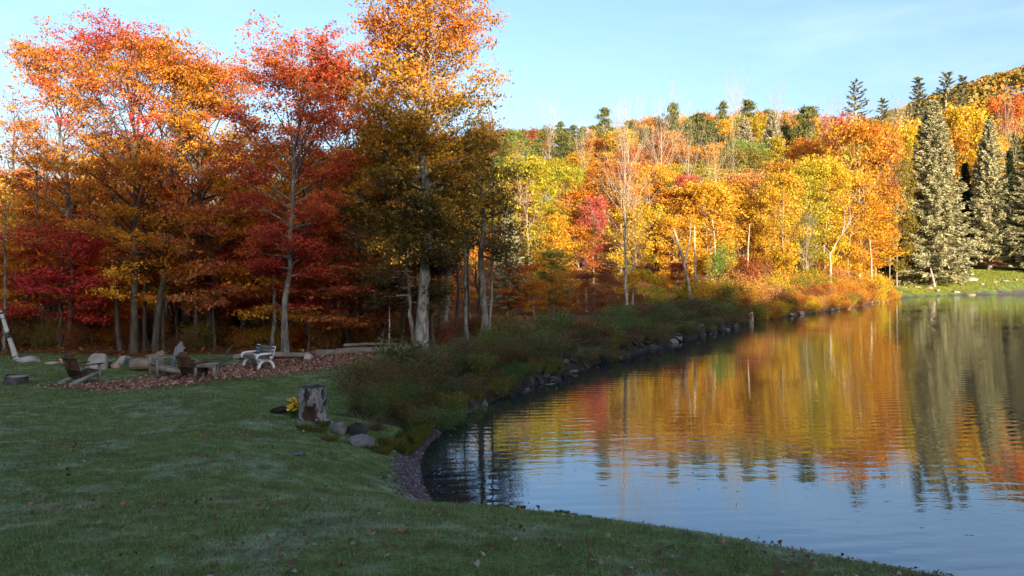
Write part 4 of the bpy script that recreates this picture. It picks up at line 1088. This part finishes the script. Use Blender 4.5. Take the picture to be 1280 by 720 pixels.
# ------------------------------------------------------------------ stump, flowers, dark log chunk
def build_stump():
    Dd = Dg(390, 525); p = at(390, 525, Dd); z0 = gz(p.x, p.y)
    h = 41 / F * Dd; rad = 35 / F * Dd / 2
    root = empty('tree_stump', (p.x, p.y, z0)); tag(root, 'old broad tree stump with flaking bark and a hollow base, yellow flowers beside it', 'tree stump')
    n, m = 40, 18
    V = []
    for j in range(m):
        t = j / (m - 1)
        for i in range(n):
            a = 2 * PI * i / n
            q = Vector((math.cos(a), math.sin(a), t * 2))
            r = rad * (1 + .10 * mnoise.noise(q * 1.8) + .05 * mnoise.noise(q * 6) + .34 * (max(0, .32 - t) / .32) ** 1.6 * (1 + .9 * math.sin(a * 4 + .6)) - .05 * t)
            ca = math.cos(a + PI / 2 - .15)                # hollow faces the camera
            hol = max(0, 1 - ((a - 1.5 * PI - .1) / .55) ** 2) * max(0, 1 - ((t - .25) / .3) ** 2)
            r *= 1 - .55 * hol
            V.append((r * math.cos(a), r * math.sin(a), -.12 + t * (h + .12) + .035 * t * mnoise.noise(q * 2.5)))
    Fc = [[j * n + i, j * n + (i + 1) % n, (j + 1) * n + (i + 1) % n, (j + 1) * n + i] for j in range(m - 1) for i in range(n)]
    mat, nt, nd, lk = nodes_of('stump_bark')
    tc = nd.new('ShaderNodeTexCoord'); mp = nd.new('ShaderNodeMapping'); mp.inputs['Scale'].default_value = (1, 1, .5); lk.new(tc.outputs['Object'], mp.inputs[0])
    f = noise_n(nt, mp.outputs[0], 8, 4, .6)
    r = ramp(nt, [(.36, (.016, .013, .011)), (.46, (.05, .042, .036)), (.54, (.27, .265, .26)), (.62, (.13, .12, .115)), (.72, (.24, .23, .225))]); lk.new(f, r.inputs[0])
    sx = nd.new('ShaderNodeSeparateXYZ'); lk.new(tc.outputs['Object'], sx.inputs[0])
    rr = math_n(nt, 'SQRT', math_n(nt, 'ADD', math_n(nt, 'POWER', math_n(nt, 'DIVIDE', math_n(nt, 'SUBTRACT', sx.outputs['X'], .03), .15), 2.0), math_n(nt, 'POWER', math_n(nt, 'DIVIDE', math_n(nt, 'SUBTRACT', sx.outputs['Z'], .17), .22), 2.0)))
    rr = math_n(nt, 'ADD', rr, math_n(nt, 'MULTIPLY', math_n(nt, 'SUBTRACT', f, .5), 1.2))
    hm = ramp(nt, [(.75, (1, 1, 1)), (.95, (0, 0, 0))]); lk.new(rr, hm.inputs[0])
    front = math_n(nt, 'LESS_THAN', sx.outputs['Y'], 0.0)
    col = mixc(nt, math_n(nt, 'MULTIPLY', hm.outputs[0], front), r.outputs[0], (.05, .026, .016))
    pp = nd.new('ShaderNodeBsdfPrincipled'); pp.inputs['Roughness'].default_value = .95; lk.new(col, pp.inputs['Base Color'])
    b = nd.new('ShaderNodeBump'); b.inputs['Distance'].default_value = .04; lk.new(f, b.inputs['Height']); lk.new(b.outputs[0], pp.inputs['Normal'])
    oo = nd.new('ShaderNodeOutputMaterial'); lk.new(pp.outputs[0], oo.inputs[0])
    obj('bark', mesh_k('stump_bark', V, Fc, mat, True), root)
    top = MB(); ring = [np.array(v) for v in V[-n:]]; c = np.mean(ring, 0)
    inner = [c + (v - c) * .5 + np.array([0, 0, -.015]) for v in ring]; core = [c + (v - c) * .05 + np.array([0, 0, -.02]) for v in ring]
    top.add(ring + inner + core, [[k * n + i, k * n + (i + 1) % n, (k + 1) * n + (i + 1) % n, (k + 1) * n + i] for k in range(2) for i in range(n)])
    obj('cut_top', top.mesh('stump_top', ROCK_BLUE), root)
    # flowers
    pf = at(366, 517, Dd - .05); zf = gz(pf.x, pf.y)
    fl = empty('flower_plant', (pf.x, pf.y, zf)); tag(fl, 'clump of bright yellow flowers growing against the stump', 'flowers')
    rng = np.random.default_rng(91)
    w = MB(); tips = []
    for i in range(80):
        tip = np.array([rng.normal() * .09 + .05, rng.normal() * .07, rng.uniform(.14, .42)]); tip[0] += (tip[2] - .25) * .35
        w.tube([np.array([rng.normal() * .03 + .02, rng.normal() * .03, 0]), tip * .6, tip], [.004, .004, .003], 3, cap=False); tips.append(tip)
    stm = bpy.data.materials.new('green_stem'); stm.use_nodes = True; stm.node_tree.nodes['Principled BSDF'].inputs['Base Color'].default_value = (.05, .09, .02, 1)
    obj('stems', w.mesh('flower_stems', stm), fl)
    tips = np.array(tips); nb = 9
    ang = np.arange(nb) * 2 * PI / nb
    C = (tips[:, None, :] + np.stack([np.cos(ang), np.sin(ang), 0 * ang], 1)[None] * .018).reshape(-1, 3)
    dv = np.tile(np.stack([np.cos(ang), np.sin(ang), 0 * ang + .2], 1), (len(tips), 1))
    Vv, Ff = leaf_quads(C, .055, rng, 2.0, .5, dv)
    ym = bpy.data.materials.new('yellow_petal'); ym.use_nodes = True
    nt = ym.node_tree; nn = nt.nodes.new('ShaderNodeNewGeometry'); rp = ramp(nt, [(0, (.7, .42, .01)), (1, (.85, .65, .02))]); nt.links.new(nn.outputs['Random Per Island'], rp.inputs[0])
    nt.links.new(rp.outputs[0], nt.nodes['Principled BSDF'].inputs['Base Color'])
    obj('blossoms', mesh_k('flower_blossoms', Vv, Ff, ym), fl)
    lf = rng.normal(size=(120, 3)) * np.array([.09, .07, .06]) + np.array([.03, 0, .12])
    Vv, Ff = leaf_quads(lf, .06, rng, .8, .4); o = obj('foliage', mesh_k('flower_foliage', Vv, Ff, LEAF), fl); o.color = (.05, .09, .025, .3)
    # dark chunk
    rock('black rotten log chunk lying in the grass beside the yellow flowers', 351, 516, Dg(351, 517), 24, 9, SOIL, 51, .6, 'log_chunk', ang=.9, sink=.2, cat='log')


build_stump()
# low grey stump at the clearing end
pp = at(20, 480, Dg(20, 480)); wS = 27 / F * pp.y
st = empty('low_stump', (pp.x, pp.y, gz(pp.x, pp.y))); tag(st, 'low grey sawn stump in the grass near the leaning birch', 'tree stump')
w = MB(); w.tube([(0, 0, -.1), (0, 0, .12), (.02, 0, .24)], [wS * .54, wS * .5, wS * .47], 8, cap=False); obj('bark', w.mesh('low_stump', ROCK_BLUE, True), st)
w = MB(); w.tube([(.02, 0, .22), (.02, 0, .245)], [wS * .465, wS * .45], 8); obj('cut_top', w.mesh('low_stump_top', WOOD_GREY), st)


# ------------------------------------------------------------------ logs
def log(label, p0, p1, r0, r1, mat, name='log', sides=8, bend=.05):
    p0 = np.array(p0); p1 = np.array(p1); c = (p0 + p1) / 2
    t = np.linspace(0, 1, 7)[:, None]
    P = p0 + (p1 - p0) * t - c; P[:, 2] += bend * np.sin(t[:, 0] * PI) + RNG.normal(size=7) * .008
    w = MB(); w.tube(P, np.linspace(r0, r1, 7) * (1 + RNG.normal(size=7) * .05), sides, cap=False)
    root = empty(name, c); tag(root, label, 'log', 'logs around the clearing')
    obj('bark', w.mesh(name, mat, True), root)
    d = unit(P[-1] - P[-2])
    for q, r_, s_ in ((P[0], r0, -1), (P[-1], r1, 1)):
        e = MB(); e.tube([q + s_ * d * .002, q + s_ * d * .012], [r_ * .96, r_ * .9], sides)
        obj('cut_end', e.mesh(name + '_end', WOOD_TAN), root)


def gp(px, py, D, h):
    p = at(px, py, D); return (p.x, p.y, gz(p.x, p.y) + h)


log('long weathered log edging the mulch toward the tallest maple', gp(395, 446, 30.5, .14), gp(522, 441, 32.5, .14), .15, .13, WOOD_LOG)
log('long weathered log edging the mulch behind the bench', gp(292, 452, 30, .1), gp(384, 449, 30.5, .1), .11, .11, WOOD_LOG)
log('thin log resting on top of the long edging log', gp(430, 444, 31.5, .3), gp(512, 441, 32.6, .3), .07, .05, WOOD_LOG)
dl_ = D_ch + 3
log('thick tan cut log lying lengthwise behind the grey chair', gp(166, 462, dl_, .2), gp(190, 462, dl_ - .2, .2), .21, .2, WOOD_TAN, bend=.02)
log('tan split log leaning on the thick cut log', gp(184, 460, dl_ - .1, .3), gp(203, 460, dl_ + .6, .52), .13, .1, WOOD_TAN, bend=.02)
log('short tan cut log with its end toward the chairs', gp(193, 462, dl_ - .7, .2), gp(199, 462, dl_ + .3, .2), .2, .2, WOOD_TAN, bend=0)


# ------------------------------------------------------------------ chairs, bench, lounge
def chair(label, px, py, rz, mat, s=1.0, legmat=None, D=None):
    Dd = D or Dg(px, py); p = at(px, py, Dd)
    root = empty('adirondack_chair', (p.x, p.y, gz(p.x, p.y)), rz, (s, s, s)); tag(root, label, 'chair', 'wooden chairs on the mulch')
    lm = legmat or mat
    # local frame: front is +Y, seat slopes down to the back
    w = MB()
    for i in range(6):
        t = i / 5; w.bar((-.27, .36 - .5 * t, .37 - .14 * t), (.27, .36 - .5 * t, .37 - .14 * t), .085, .022)
    obj('seat', w.mesh('seat', mat), root)
    w = MB(); up = np.array([0, -.3, .95]); up /= np.linalg.norm(up)
    for i in range(6):
        x = (i - 2.5) * .105; L = .78 - .05 * abs(i - 2.5) ** 1.4
        a = np.array([x * .88, -.16, .2]); b = a + up * L + np.array([x * .22, 0, 0])
        w.bar(a, b, .085, .02, (0, 1, .3))
    obj('backrest', w.mesh('backrest', mat), root)
    w = MB()
    for hh, wd_ in ((.28, .58), (.62, .6)):
        c = np.array([0, -.16, .2]) + up * (hh - .02) + np.array([0, -.03, -.01]); w.bar(c - np.array([wd_ / 2, 0, 0]), c + np.array([wd_ / 2, 0, 0]), .06, .03, (0, -.93, -.36))
    obj('back_rail', w.mesh('back_rail', mat), root)
    for sx in (-1, 1):
        w = MB(); w.bar((sx * .33, .46, .56), (sx * .33, -.32, .54), .13, .025); obj('arm', w.mesh('arm', mat), root)
        w = MB(); w.bar((sx * .3, .36, 0), (sx * .3, .36, .547), .1, .035, (0, 1, 0)); obj('leg', w.mesh('front_leg', lm), root)
        w = MB(); w.bar((sx * .27, .38, .3), (sx * .27, -.5, .03), .03, .12); obj('leg', w.mesh('rear_leg', lm), root)
    return root


chair('dark brown wooden chair seen from behind, alone beside the pale boulder', 101, 482, math.radians(-27), WOOD_DARK, 1.1, WOOD_GREY, D_ch)
chair('grey weathered wooden chair turned toward the pale boulder, nearest the cut logs', 209, 470, math.radians(132), WOOD_GREY, 1.2)
chair('dark brown wooden chair seen from behind, next to the grey chair', 239, 474, math.radians(-24), WOOD_DARK, .95)


def side_table():
    Dd = Dg(261, 473); p = at(258, 473, Dd)
    root = empty('side_table', (p.x, p.y, gz(p.x, p.y)), math.radians(8)); tag(root, 'low grey wooden table with plank top between the chairs', 'table')
    w = MB()
    for i in range(5): w.bar((-.36, (i - 2) * .1, .45), (.36, (i - 2) * .1, .45), .09, .03)
    obj('table_top', w.mesh('table_top', WOOD_GREY), root)
    w = MB()
    for sy in (-1, 1): w.bar((-.3, sy * .2, .4), (.3, sy * .2, .4), .03, .07)
    obj('apron', w.mesh('apron', WOOD_GREY), root)
    for sx in (-1, 1):
        for sy in (-1, 1):
            w = MB(); w.bar((sx * .28, sy * .18, 0), (sx * .28, sy * .18, .43), .08, .05, (0, 1, 0)); obj('leg', w.mesh('table_leg', WOOD_GREY), root)


side_table()


def lounge():
    Dd = Dg(272, 466); p = at(272, 466, Dd)
    root = empty('metal_lounge_chair', (p.x, p.y, gz(p.x, p.y)), math.radians(12)); tag(root, 'thin metal-framed recliner with tall curved back between table and bench', 'chair')
    for sy in (-1, 1):
        w = MB(); w.tube([(-.55, sy * .27, .44), (.45, sy * .27, .44)], [.016, .016], 6); obj('arm', w.mesh('arm', METAL), root)
        w = MB(); w.tube([(-.5, sy * .27, .24), (-.05, sy * .27, .2), (.1, sy * .27, .24), (.24, sy * .27, .5), (.38, sy * .27, .82), (.46, sy * .27, .9)], [.016] * 6, 6); obj('back_frame', w.mesh('back_frame', METAL), root)
        w = MB(); w.tube([(-.45, sy * .27, .0), (-.4, sy * .27, .44)], [.014] * 2, 6); obj('leg', w.mesh('front_leg', METAL), root)
        w = MB(); w.tube([(.3, sy * .27, .0), (.05, sy * .27, .44)], [.014] * 2, 6); obj('leg', w.mesh('rear_leg', METAL), root)
    w = MB()
    for x, z in ((-.5, .24), (-.05, .2), (.46, .9), (.3, .02)): w.tube([(x, -.27, z), (x, .27, z)], [.012] * 2, 6)
    obj('stretcher', w.mesh('stretcher', METAL), root)
    w = MB(); w.bar((-.48, 0, .235), (.08, 0, .215), .5, .012); obj('seat', w.mesh('seat', METAL), root)


lounge()


def bench():
    Dd = Dg(325, 461); p = at(323, 461, Dd)
    a = math.radians(-46)
    root = empty('park_bench', (p.x, p.y, gz(p.x, p.y)), a, (.98,) * 3); tag(root, 'park bench with white arched end frames and dark slats', 'bench')
    # local: length along X, front is -Y
    def frame(x):
        t = .09
        prof_out = []
        w = MB()
        def strip(pts, wid):
            P = np.array(pts, float); T = np.gradient(P, axis=0); T = unit(T); Nn = np.stack([-T[:, 1], T[:, 0]], 1) * wid / 2
            v = []
            for q, nn in zip(P, Nn):
                for sx, sn in ((-1, -1), (1, -1), (1, 1), (-1, 1)): v.append((x + sx * t / 2, *(q + nn * sn)))
            f = [[0, 1, 2, 3], [4 * len(P) - 1, 4 * len(P) - 2, 4 * len(P) - 3, 4 * len(P) - 4]]
            for i in range(len(P) - 1):
                for j in range(4): f.append([4 * i + j, 4 * i + 4 + j, 4 * i + 4 + (j + 1) % 4, 4 * i + (j + 1) % 4])
            w.add(v, f)
            t2.append(0)
        t2 = []
        arch = [(.30 * -math.cos(th), .02 + .34 * math.sin(th)) for th in np.linspace(0.02, PI - .02, 13)]
        strip(arch, .085)
        strip([(-.32, .40), (-.1, .39), (.2, .37)], .08)
        t = .085; strip([(.16, .37), (.21, .45), (.25, .56), (.29, .7), (.33, .85)], .1)
        t = .1; strip([(-.33, .385), (-.36, .44), (-.36, .5), (-.32, .555), (-.24, .58), (.0, .59), (.24, .585)], .065)
        return w.mesh('end_frame', BENCH_WHITE)
    for x in (-.62, .62): obj('end_frame', frame(x), root)
    for i in range(4):
        y = -.29 + i * .125; w = MB(); w.bar((-.72, y, .445 - .012 * i), (.72, y, .445 - .012 * i), .105, .035); obj('seat_slat', w.mesh('seat_slat', SLAT), root)
    for y, z in ((.195, .55), (.232, .67), (.27, .79)):
        w = MB(); w.bar((-.72, y, z), (.72, y, z), .095, .035, (0, -.95, .3)); obj('back_slat', w.mesh('back_slat', SLAT), root)


bench()

# ------------------------------------------------------------------ lawn grass, fallen leaves, mulch chips (uncountable)
rng = np.random.default_rng(33)


def scatter(n, d0, d1, a0, a1, pw=1.0):
    """points with density falling off with distance"""
    D = d0 * (d1 / d0) ** (rng.uniform(size=n) ** pw); A = rng.uniform(a0, a1, n)
    X = A * D; sd = shore_sd(X, D)
    return X, D, sd


X, Y, sd = scatter(330000, 5.6, 32, -.82, .78)
dm, im = poly_dist(X, Y, MULCH); db, _ = poly_dist(X, Y, BEACH, False)
ok = (sd > .2) & ~im & (db > .55) & (Y < np.interp(X, [-30, -10, -4, 0], [31, 31, 33, 30])) & ~((X > -3) & (Y > 17.5))
X, Y, sd = X[ok], Y[ok], sd[ok]
Z = ground_z(X, Y, sd); n = len(X)
az = rng.uniform(0, 2 * PI, n)
h = rng.uniform(.012, .04, n) * np.interp(Y, [6, 30], [1, 1.5]) * (1 + 1.6 * (sd < .5) + .9 * (rng.uniform(size=n) < .04)); wdt = .0075 * np.interp(Y, [6, 12, 30], [.9, 1.6, 4.2])
sidev = np.stack([-np.sin(az), np.cos(az), 0 * az], 1) * wdt[:, None] / 2
B = np.stack([X, Y, Z - .004], 1)
T = B + np.stack([np.cos(az) * h * .6, np.sin(az) * h * .6, h], 1) + rng.normal(size=(n, 3)) * .006
V = np.stack([B - sidev, B + sidev, T], 1).reshape(-1, 3)
m, nt, nd, lk = nodes_of('grass_blade')
ge = nd.new('ShaderNodeNewGeometry'); tc = nd.new('ShaderNodeTexCoord')
n1 = noise_n(nt, tc.outputs['Object'], .8, 6, .7)
g1 = ramp(nt, [(0, (.06, .11, .022)), (.6, (.135, .195, .055)), (.88, (.22, .27, .11)), (1, (.2, .14, .065))]); lk.new(ge.outputs['Random Per Island'], g1.inputs[0])
fr = ramp(nt, [(.48, (0, 0, 0)), (.7, (1, 1, 1))]); lk.new(n1, fr.inputs[0])
dd = ramp(nt, [(.52, (0, 0, 0)), (.68, (1, 1, 1))]); lk.new(noise_n(nt, tc.outputs['Object'], 1.7, 6, .75), dd.inputs[0])
gc = mixc(nt, math_n(nt, 'MULTIPLY', fr.outputs[0], .62), g1.outputs[0], (.34, .41, .34))
gc = mixc(nt, math_n(nt, 'MULTIPLY', dd.outputs[0], .6), gc, (.1, .08, .04))
leaf_shader(nt, gc, .2, .5)
o = obj('grass', mesh_k('grass', V, np.arange(n * 3).reshape(-1, 3), m)); tag(o, 'short frosted lawn grass in shade', kind='stuff')

# grass of the far sunlit lawn
n = 260000
X = rng.uniform(60, 150, n); Y = rng.uniform(132, 186, n); sd = shore_sd(X, Y)
line = np.interp(X, [60, 76, 92, 115, 140], [120, 153, 167, 177, 184])
ok = (sd > .4) & (Y < line + 1); X, Y, sd = X[ok], Y[ok], sd[ok]; n = len(X); Z = ground_z(X, Y, sd)
az = rng.uniform(0, 2 * PI, n); sidev = np.stack([-np.sin(az), np.cos(az), 0 * az], 1) * .07; h = rng.uniform(.08, .2, n)
B = np.stack([X, Y, Z - .02], 1); T = B + np.stack([np.cos(az) * .05, np.sin(az) * .05, h], 1)
m2, nt, nd, lk = nodes_of('far_grass_blade'); ge = nd.new('ShaderNodeNewGeometry')
g1 = ramp(nt, [(0, (.16, .2, .03)), (1, (.32, .33, .06))]); lk.new(ge.outputs['Random Per Island'], g1.inputs[0]); leaf_shader(nt, g1.outputs[0], .25, .6)
o = obj('far_lawn_grass', mesh_k('far_lawn_grass', np.stack([B - sidev, B + sidev, T], 1).reshape(-1, 3), np.arange(n * 3).reshape(-1, 3), m2)); tag(o, 'sunlit grass of the far lawn', kind='stuff')


def litter(name, X, Y, Z, size, stops, label, seed):
    rg = np.random.default_rng(seed); n = len(X)
    k = 8
    ang = np.arange(k) * 2 * PI / k; rad = np.array([1.0, .5, .85, .45, .35, .45, .85, .5])
    base = np.stack([np.cos(ang) * rad, np.sin(ang) * rad * .85], 1)
    rz = rg.uniform(0, 2 * PI, n); sc = size * rg.uniform(.6, 1.3, n) * .5
    lx = base[None, :, 0] * np.cos(rz)[:, None] - base[None, :, 1] * np.sin(rz)[:, None]
    ly = base[None, :, 0] * np.sin(rz)[:, None] + base[None, :, 1] * np.cos(rz)[:, None]
    tx, ty = rg.normal(size=n) * .35, rg.normal(size=n) * .35
    cu = rg.uniform(.1, .5, n)
    lz = lx * tx[:, None] + ly * ty[:, None] + cu[:, None] * (lx ** 2)
    V = np.stack([X[:, None] + lx * sc[:, None], Y[:, None] + ly * sc[:, None], Z[:, None] + .012 + (lz - lz.min(1)[:, None]) * sc[:, None]], -1).reshape(-1, 3)
    m, nt, nd, lk = nodes_of(name); ge = nd.new('ShaderNodeNewGeometry'); rp = ramp(nt, stops); lk.new(ge.outputs['Random Per Island'], rp.inputs[0]); leaf_shader(nt, rp.outputs[0], .15)
    o = obj(name, mesh_k(name, V, np.arange(n * k).reshape(-1, k), m)); tag(o, label, kind='stuff')


X, Y, sd = scatter(9000, 5.6, 30, -.8, .7)
pn = np.array([mnoise.noise(Vector((x * .35, y * .35, 3))) for x, y in zip(X, Y)])
ok = (sd > .1) & (rng.uniform(size=len(X)) < np.clip(.35 + pn * 1.3, .1, 1))
X, Y, sd = X[ok], Y[ok], sd[ok]; Z = ground_z(X, Y, sd)
litter('fallen_leaves', X, Y, Z + .014, .07, [(0, (.08, .035, .02)), (.35, (.15, .06, .03)), (.65, (.07, .04, .025)), (.88, (.22, .15, .09)), (.97, (.3, .26, .22)), (1, (.3, .05, .03))], 'dry leaves scattered over the lawn', 4)
# denser patch of leaves under the stump and brown spots
bx, by, bz = [], [], []
for px, py, n_, sp in ((285, 543, 150, .5), (85, 560, 90, .5), (210, 575, 60, .4), (275, 632, 60, .5), (60, 635, 70, .5), (470, 545, 80, .35), (395, 532, 60, .3)):
    Dd = Dg(px, py); p = at(px, py, Dd)
    xx = p.x + rng.normal(size=n_) * sp * 1.4; yy = p.y + rng.normal(size=n_) * sp; bx.append(xx); by.append(yy)
bx = np.concatenate(bx); by = np.concatenate(by)
litter('leaf_litter', bx, by, ground_z(bx, by) + .015, .07, [(0, (.1, .04, .02)), (.5, (.22, .08, .035)), (1, (.3, .15, .08))], 'brown leaf drifts lying in the lawn', 5)
q = np.array([wd(*p) for p in [(600, 520), (590, 545), (640, 560), (700, 585), (570, 600), (760, 610), (850, 600), (620, 505), (680, 490), (960, 640), (720, 530), (560, 575)]])
q = np.repeat(q, 4, 0) + rng.normal(size=(48, 2)) * 1.1; q = q[shore_sd(q[:, 0], q[:, 1]) < -.2]
litter('floating_leaves', q[:, 0], q[:, 1], np.zeros(len(q)) - .006, .06, [(0, (.3, .1, .03)), (.5, (.5, .25, .04)), (1, (.3, .2, .1))], 'fallen leaves floating on the pond', 8)
# mulch
X = rng.uniform(MULCH[:, 0].min() - 1, MULCH[:, 0].max() + 1, 70000); Y = rng.uniform(MULCH[:, 1].min() - 1, MULCH[:, 1].max() + 1, 70000)
dm, im = poly_dist(X, Y, MULCH); ok = im | ((dm < .9) & (rng.uniform(size=len(X)) < .3 * np.exp(-dm * 2.5))); X, Y = X[ok][:17000], Y[ok][:17000]
litter('mulch_leaves', X, Y, ground_z(X, Y) + .01, .11, [(0, (.12, .052, .034)), (.4, (.27, .13, .085)), (.75, (.38, .22, .155)), (1, (.46, .34, .25))], 'red-brown wood chips and leaves of the mulched ground', 6)
# forest floor litter
X = rng.uniform(-40, 4, 16000); Y = rng.uniform(31, 60, 16000)
ok = (Y > np.interp(X, [-40, -20, -10, -4, -1, 3], [31, 31.5, 31.5, 34, 39, 46])) & (np.abs(X / Y) < .75) & (shore_sd(X, Y) > 4); X, Y = X[ok], Y[ok]
litter('forest_floor_leaves', X, Y, ground_z(X, Y) + .02, .22, [(0, (.1, .04, .02)), (.5, (.26, .1, .03)), (1, (.4, .18, .04))], 'fallen leaves on the floor of the wood', 7)
# beach pebbles
P_ = catmull(SHORE_CTRL, 30); idx = np.arange(len(P_))
bd = np.linalg.norm(P_ - np.array(wd(525, 600)), axis=1) < 4.2
bp = P_[bd]; n = 5200
q = bp[rng.integers(0, len(bp), n)] + rng.normal(size=(n, 2)) * np.array([.3, .3])
sd = shore_sd(q[:, 0], q[:, 1]); db, _ = poly_dist(q[:, 0], q[:, 1], BEACH, False)
ok = (sd > -.25) & (sd < .85) & (db < .9); q = q[ok]; z = ground_z(q[:, 0], q[:, 1]); n = len(q)
u = np.array([(1, 0, 0), (0, 1, 0), (-1, 0, 0), (0, -1, 0), (0, 0, .7)], float)
sc = rng.uniform(.015, .045, n); rz = rng.uniform(0, 6.28, n)
ux = u[None, :, 0] * np.cos(rz)[:, None] - u[None, :, 1] * np.sin(rz)[:, None]; uy = u[None, :, 0] * np.sin(rz)[:, None] + u[None, :, 1] * np.cos(rz)[:, None]
V = np.stack([q[:, 0, None] + ux * sc[:, None], q[:, 1, None] + uy * sc[:, None] * .8, z[:, None] + u[None, :, 2] * sc[:, None]], -1).reshape(-1, 3)
Fc = (np.arange(n)[:, None, None] * 5 + np.array([[0, 1, 4], [1, 2, 4], [2, 3, 4], [3, 0, 4]])[None]).reshape(-1, 3)
m, nt, nd, lk = nodes_of('beach_pebble'); ge = nd.new('ShaderNodeNewGeometry'); rp = ramp(nt, [(0, (.03, .022, .023)), (.6, (.09, .066, .07)), (.9, (.15, .12, .125)), (1, (.25, .21, .21))]); lk.new(ge.outputs['Random Per Island'], rp.inputs[0]); leaf_shader(nt, rp.outputs[0], 0, .7)
o = obj('beach_gravel', mesh_k('beach_gravel', V, Fc, m)); tag(o, 'mauve-grey gravel along the small beach', kind='stuff')

for i in range(60):
    t = RNG.uniform(0, 1); x = -.4 + t * 9.5; y = np.interp(x, [-.6, .3, 1.6, 3, 4.6, 6.6, 9.2], [12, 11.6, 10.9, 9.9, 8.7, 7.2, 5.4]) - RNG.uniform(.35, 1.1)
    o = obj('grass_tuft', TU[i % 2], None, (x, y, gz(x, y) - .01)); h = RNG.uniform(.04, .09)
    o.scale = (h * 1.6, h * 1.6, h / .65); o.rotation_euler = (0, 0, RNG.uniform(0, 6.28)); o.color = (.12, .15, .04, .4)
    tag(o, 'small ragged grass tuft on the lawn edge above the water', 'grass clump', 'grass tufts on the lawn edge', share=True)

fix_labels()

# ------------------------------------------------------------------ light, sky, camera
EL, AZ = math.radians(11.0), math.radians(20.0)
sun = bpy.data.lights.new('sun', 'SUN'); sun.energy = 4.3; sun.angle = math.radians(.6); sun.color = (1.0, .80, .56)
so = bpy.data.objects.new('sun', sun); COL.objects.link(so)
dv = Vector((-math.sin(AZ) * math.cos(EL), math.cos(AZ) * math.cos(EL), -math.sin(EL)))
so.rotation_euler = dv.to_track_quat('-Z', 'Y').to_euler(); so.location = (30, -60, 60)

w = bpy.data.worlds.new('World'); scene.world = w; w.use_nodes = True
nt = w.node_tree; nt.nodes.clear()
sk = nt.nodes.new('ShaderNodeTexSky'); sk.sky_type = 'NISHITA'; sk.sun_disc = False; sk.sun_elevation = EL; sk.sun_rotation = math.radians(160)
sk.air_density = 1.0; sk.dust_density = 2.7; sk.ozone_density = 2.4; sk.altitude = 0
bg = nt.nodes.new('ShaderNodeBackground'); bg.inputs['Strength'].default_value = .12
tc = nt.nodes.new('ShaderNodeTexCoord'); mp = nt.nodes.new('ShaderNodeMapping'); mp.inputs['Scale'].default_value = (1.6, 1.6, 7); mp.inputs['Rotation'].default_value = (.1, .25, .4)
nt.links.new(tc.outputs['Generated'], mp.inputs[0])
cf = ramp(nt, [(.5, (0, 0, 0)), (.8, (1, 1, 1))]); nt.links.new(noise_n(nt, mp.outputs[0], 1.6, 6, .6), cf.inputs[0])
skc = mixc(nt, math_n(nt, 'MULTIPLY', cf.outputs[0], .14), sk.outputs[0], (5.2, 5.6, 6.0))
skc = mixc(nt, 1.0, skc, (1.0, .97, 1.0), 'MULTIPLY')
nt.links.new(skc, bg.inputs[0])
ow = nt.nodes.new('ShaderNodeOutputWorld'); nt.links.new(bg.outputs[0], ow.inputs[0])

cam = bpy.data.cameras.new('camera'); cam.sensor_width = 36; cam.lens = F / 1280 * 36
cam.shift_y = (HOR - 360) / 1280; cam.clip_end = 3000; cam.clip_start = .05
co = bpy.data.objects.new('camera', cam); COL.objects.link(co); co.location = (0, 0, CAMZ); co.rotation_euler = (PI / 2, 0, 0)
scene.camera = co
vs = scene.view_settings; vs.view_transform = 'Standard'; vs.look = 'None'; vs.gamma = 1; vs.exposure = 1.72; vs.use_curve_mapping = False
cy = scene.cycles
cy.max_bounces = 5; cy.diffuse_bounces = 3; cy.glossy_bounces = 2; cy.transmission_bounces = 2; cy.transparent_max_bounces = 4
cy.use_denoising = True; cy.caustics_reflective = False; cy.caustics_refractive = False
